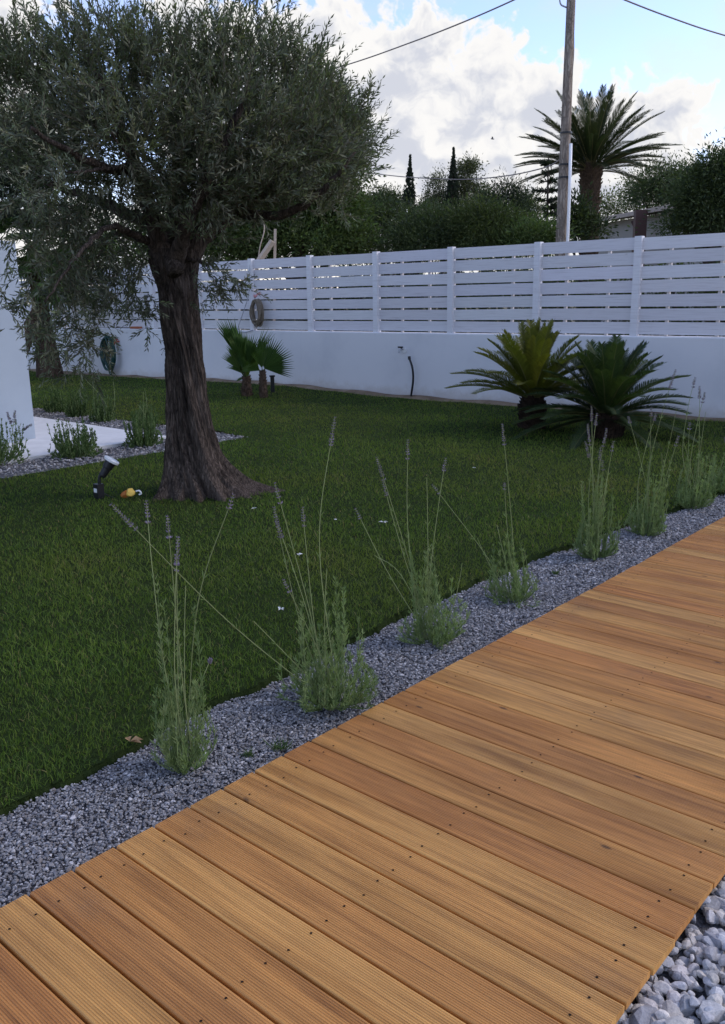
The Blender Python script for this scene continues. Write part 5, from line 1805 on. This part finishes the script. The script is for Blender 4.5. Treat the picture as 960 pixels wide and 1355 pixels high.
def wire(label, pts, r):
    P = curve([spot(*p) for p in pts], 10)
    o = Acc().add(*tube(P-P[0], r, 6), smooth=True).build('overhead_wire', M_WIRE)
    o.location = P[0]
    tag(o, label, 'wire', 'overhead wires at the pole')


wire('overhead wire rising from behind the olive crown to the top of the pole', [(757, -45, DP), (680, 0, 19.5), (550, 54, 23), (420, 97, 27), (240, 140, 34)], 0.015)
wire('overhead wire running off to the upper right from the pole top', [(758, -30, DP), (825, -1, 18.5), (890, 24, 19.5), (960, 47, 21), (1100, 85, 24)], 0.014)
wire('low sagging wire in front of the cypress tips, ending at the pole', [(747, 208, DP), (720, 222, 18.2), (660, 234, 19.5), (590, 237, 21), (480, 227, 24), (330, 195, 29)], 0.012)


def bird():
    c = spot(652, 184, 85)
    o = thing('bird', 'tiny dark bird gliding against the cloud above the trees', 'bird', c)
    V, Fs = tube(curve([-0.16*rgt0, 0*rgt0, 0.12*rgt0, 0.17*rgt0+np.array([0, 0, .02])], 4), np.interp(np.linspace(0, 1, 13), [0, .3, .7, 1], [0.01, 0.045, 0.04, 0.012]), 8)
    m_ = plain('bird_feather', (0.28, 0.28, 0.29), 0.8)
    Acc().add(V, Fs, smooth=True).build('body', m_, o)
    for s_ in (-1, 1):
        dv = norm(np.cross(rgt0, [0, 0, 1.0]))*s_
        root = np.zeros(3)
        tip = dv*0.45+np.array([0, 0, 0.14])-rgt0*0.10
        V = np.array([root-rgt0*0.07, root+rgt0*0.07, tip*0.5+rgt0*0.08+np.array([0, 0, .05]), tip, tip*0.5-rgt0*0.06+np.array([0, 0, .05])])
        V = np.concatenate([V, V+np.array([0, 0, 0.012])])
        q = np.arange(5)
        Acc().add(V, [np.arange(5)[::-1][None], (np.arange(5)+5)[None], np.stack([q, (q+1) % 5, (q+1) % 5+5, q+5], 1)]).build('wing', m_, o)


bird()


def outbuilding():
    D = 33
    b_ = base_at(850, D)
    o = thing('outbuilding', 'low grey building with a pale sloping roof beyond the fence', 'building', b_)
    pl_ = lambda u, v, d: spot(u, v, d)-b_
    a0, a1 = pl_(782, 300, D+3), pl_(1010, 300, D-5)
    a0[2] = a1[2] = 0
    n_ = norm(np.cross(a1-a0, [0, 0, 1.0]))
    if n_@(b_*np.array([1, 1, 0])) < 0: n_ = -n_
    za, zb = pl_(800, 297, D+2.6)[2], pl_(800, 297, D+2.6)[2]+0.05
    acc = Acc()
    P0, P1, P2, P3 = a0, a1, a1+n_*8, a0+n_*8
    V = np.array([P0, P1, P2, P3, P0+[0, 0, za], P1+[0, 0, zb], P2+[0, 0, zb], P3+[0, 0, za]])
    acc.add(V, np.array([[0, 1, 5, 4], [1, 2, 6, 5], [2, 3, 7, 6], [3, 0, 4, 7], [4, 5, 6, 7]]))
    acc.build('wall', M_GREYWALL, o)
    ra = Acc()
    E0, E1 = a0-n_*0.5-norm(a1-a0)*0.4, a1-n_*0.5+norm(a1-a0)*0.4
    V = np.array([E0+[0, 0, za+0.01], E1+[0, 0, zb+0.01], E1+n_*4.6+[0, 0, zb+0.62], E0+n_*4.6+[0, 0, za+0.62],
                  E0+n_*9+[0, 0, za+0.01], E1+n_*9+[0, 0, zb+0.01]])
    Vl = np.concatenate([V, V+np.array([0, 0, 0.14])])
    ra.add(Vl, np.array([[0, 1, 2, 3], [3, 2, 5, 4], [6, 9, 8, 7], [9, 10, 11, 8], [0, 6, 7, 1], [4, 5, 11, 10], [0, 3, 9, 6], [3, 4, 10, 9], [1, 7, 8, 2], [2, 8, 11, 5]]))
    ra.build('roof', M_ROOF, o)
    # dark steel column in front with a diagonal brace
    c = pl_(847, 300, D-1.2)
    c[2] = 0
    zt = pl_(847, 278, D-1.2)[2]
    V, Fq = box(-0.19, 0.19, -0.12, 0.12, 0, zt)
    V = V@np.array([[rgt0[0], rgt0[1], 0], [-rgt0[1], rgt0[0], 0], [0, 0, 1]])+c
    Acc().add(V, Fq).build('column', M_MAROON, o)
    br = [pl_(837, 293, D-0.9), pl_(841, 302, D-1.0), pl_(843, 312, D-1.1)]
    V, Fs = tube(curve(br, 5), 0.05, 6)
    Acc().add(V, Fs).build('brace', M_MAROON, o)
    cx_ = (a0+a1)/2


outbuilding()

# distant low hills
acc = Acc()
azs = np.radians(np.linspace(-85, 10, 160))
Dh = 420.0
hh = 5+5*np.sin(azs*7)+3*np.sin(azs*19+1)+2*np.sin(azs*43)
V = np.concatenate([np.stack([(Dh-60)*np.sin(azs), (Dh-60)*np.cos(azs), np.full(160, -0.1)], 1), np.stack([Dh*np.sin(azs), Dh*np.cos(azs), np.maximum(hh, 1)], 1), np.stack([(Dh+90)*np.sin(azs), (Dh+90)*np.cos(azs), np.full(160, -0.1)], 1)])
k = np.arange(159)
acc.add(V, [np.stack([k, k+1, k+161, k+160], 1), np.stack([k+160, k+161, k+321, k+320], 1)], smooth=True)
tag(acc.build('hills', plain('far_hill', (0.10, 0.105, 0.085), 0.95, 0.05, 0.4, 0.05)), kind='structure')
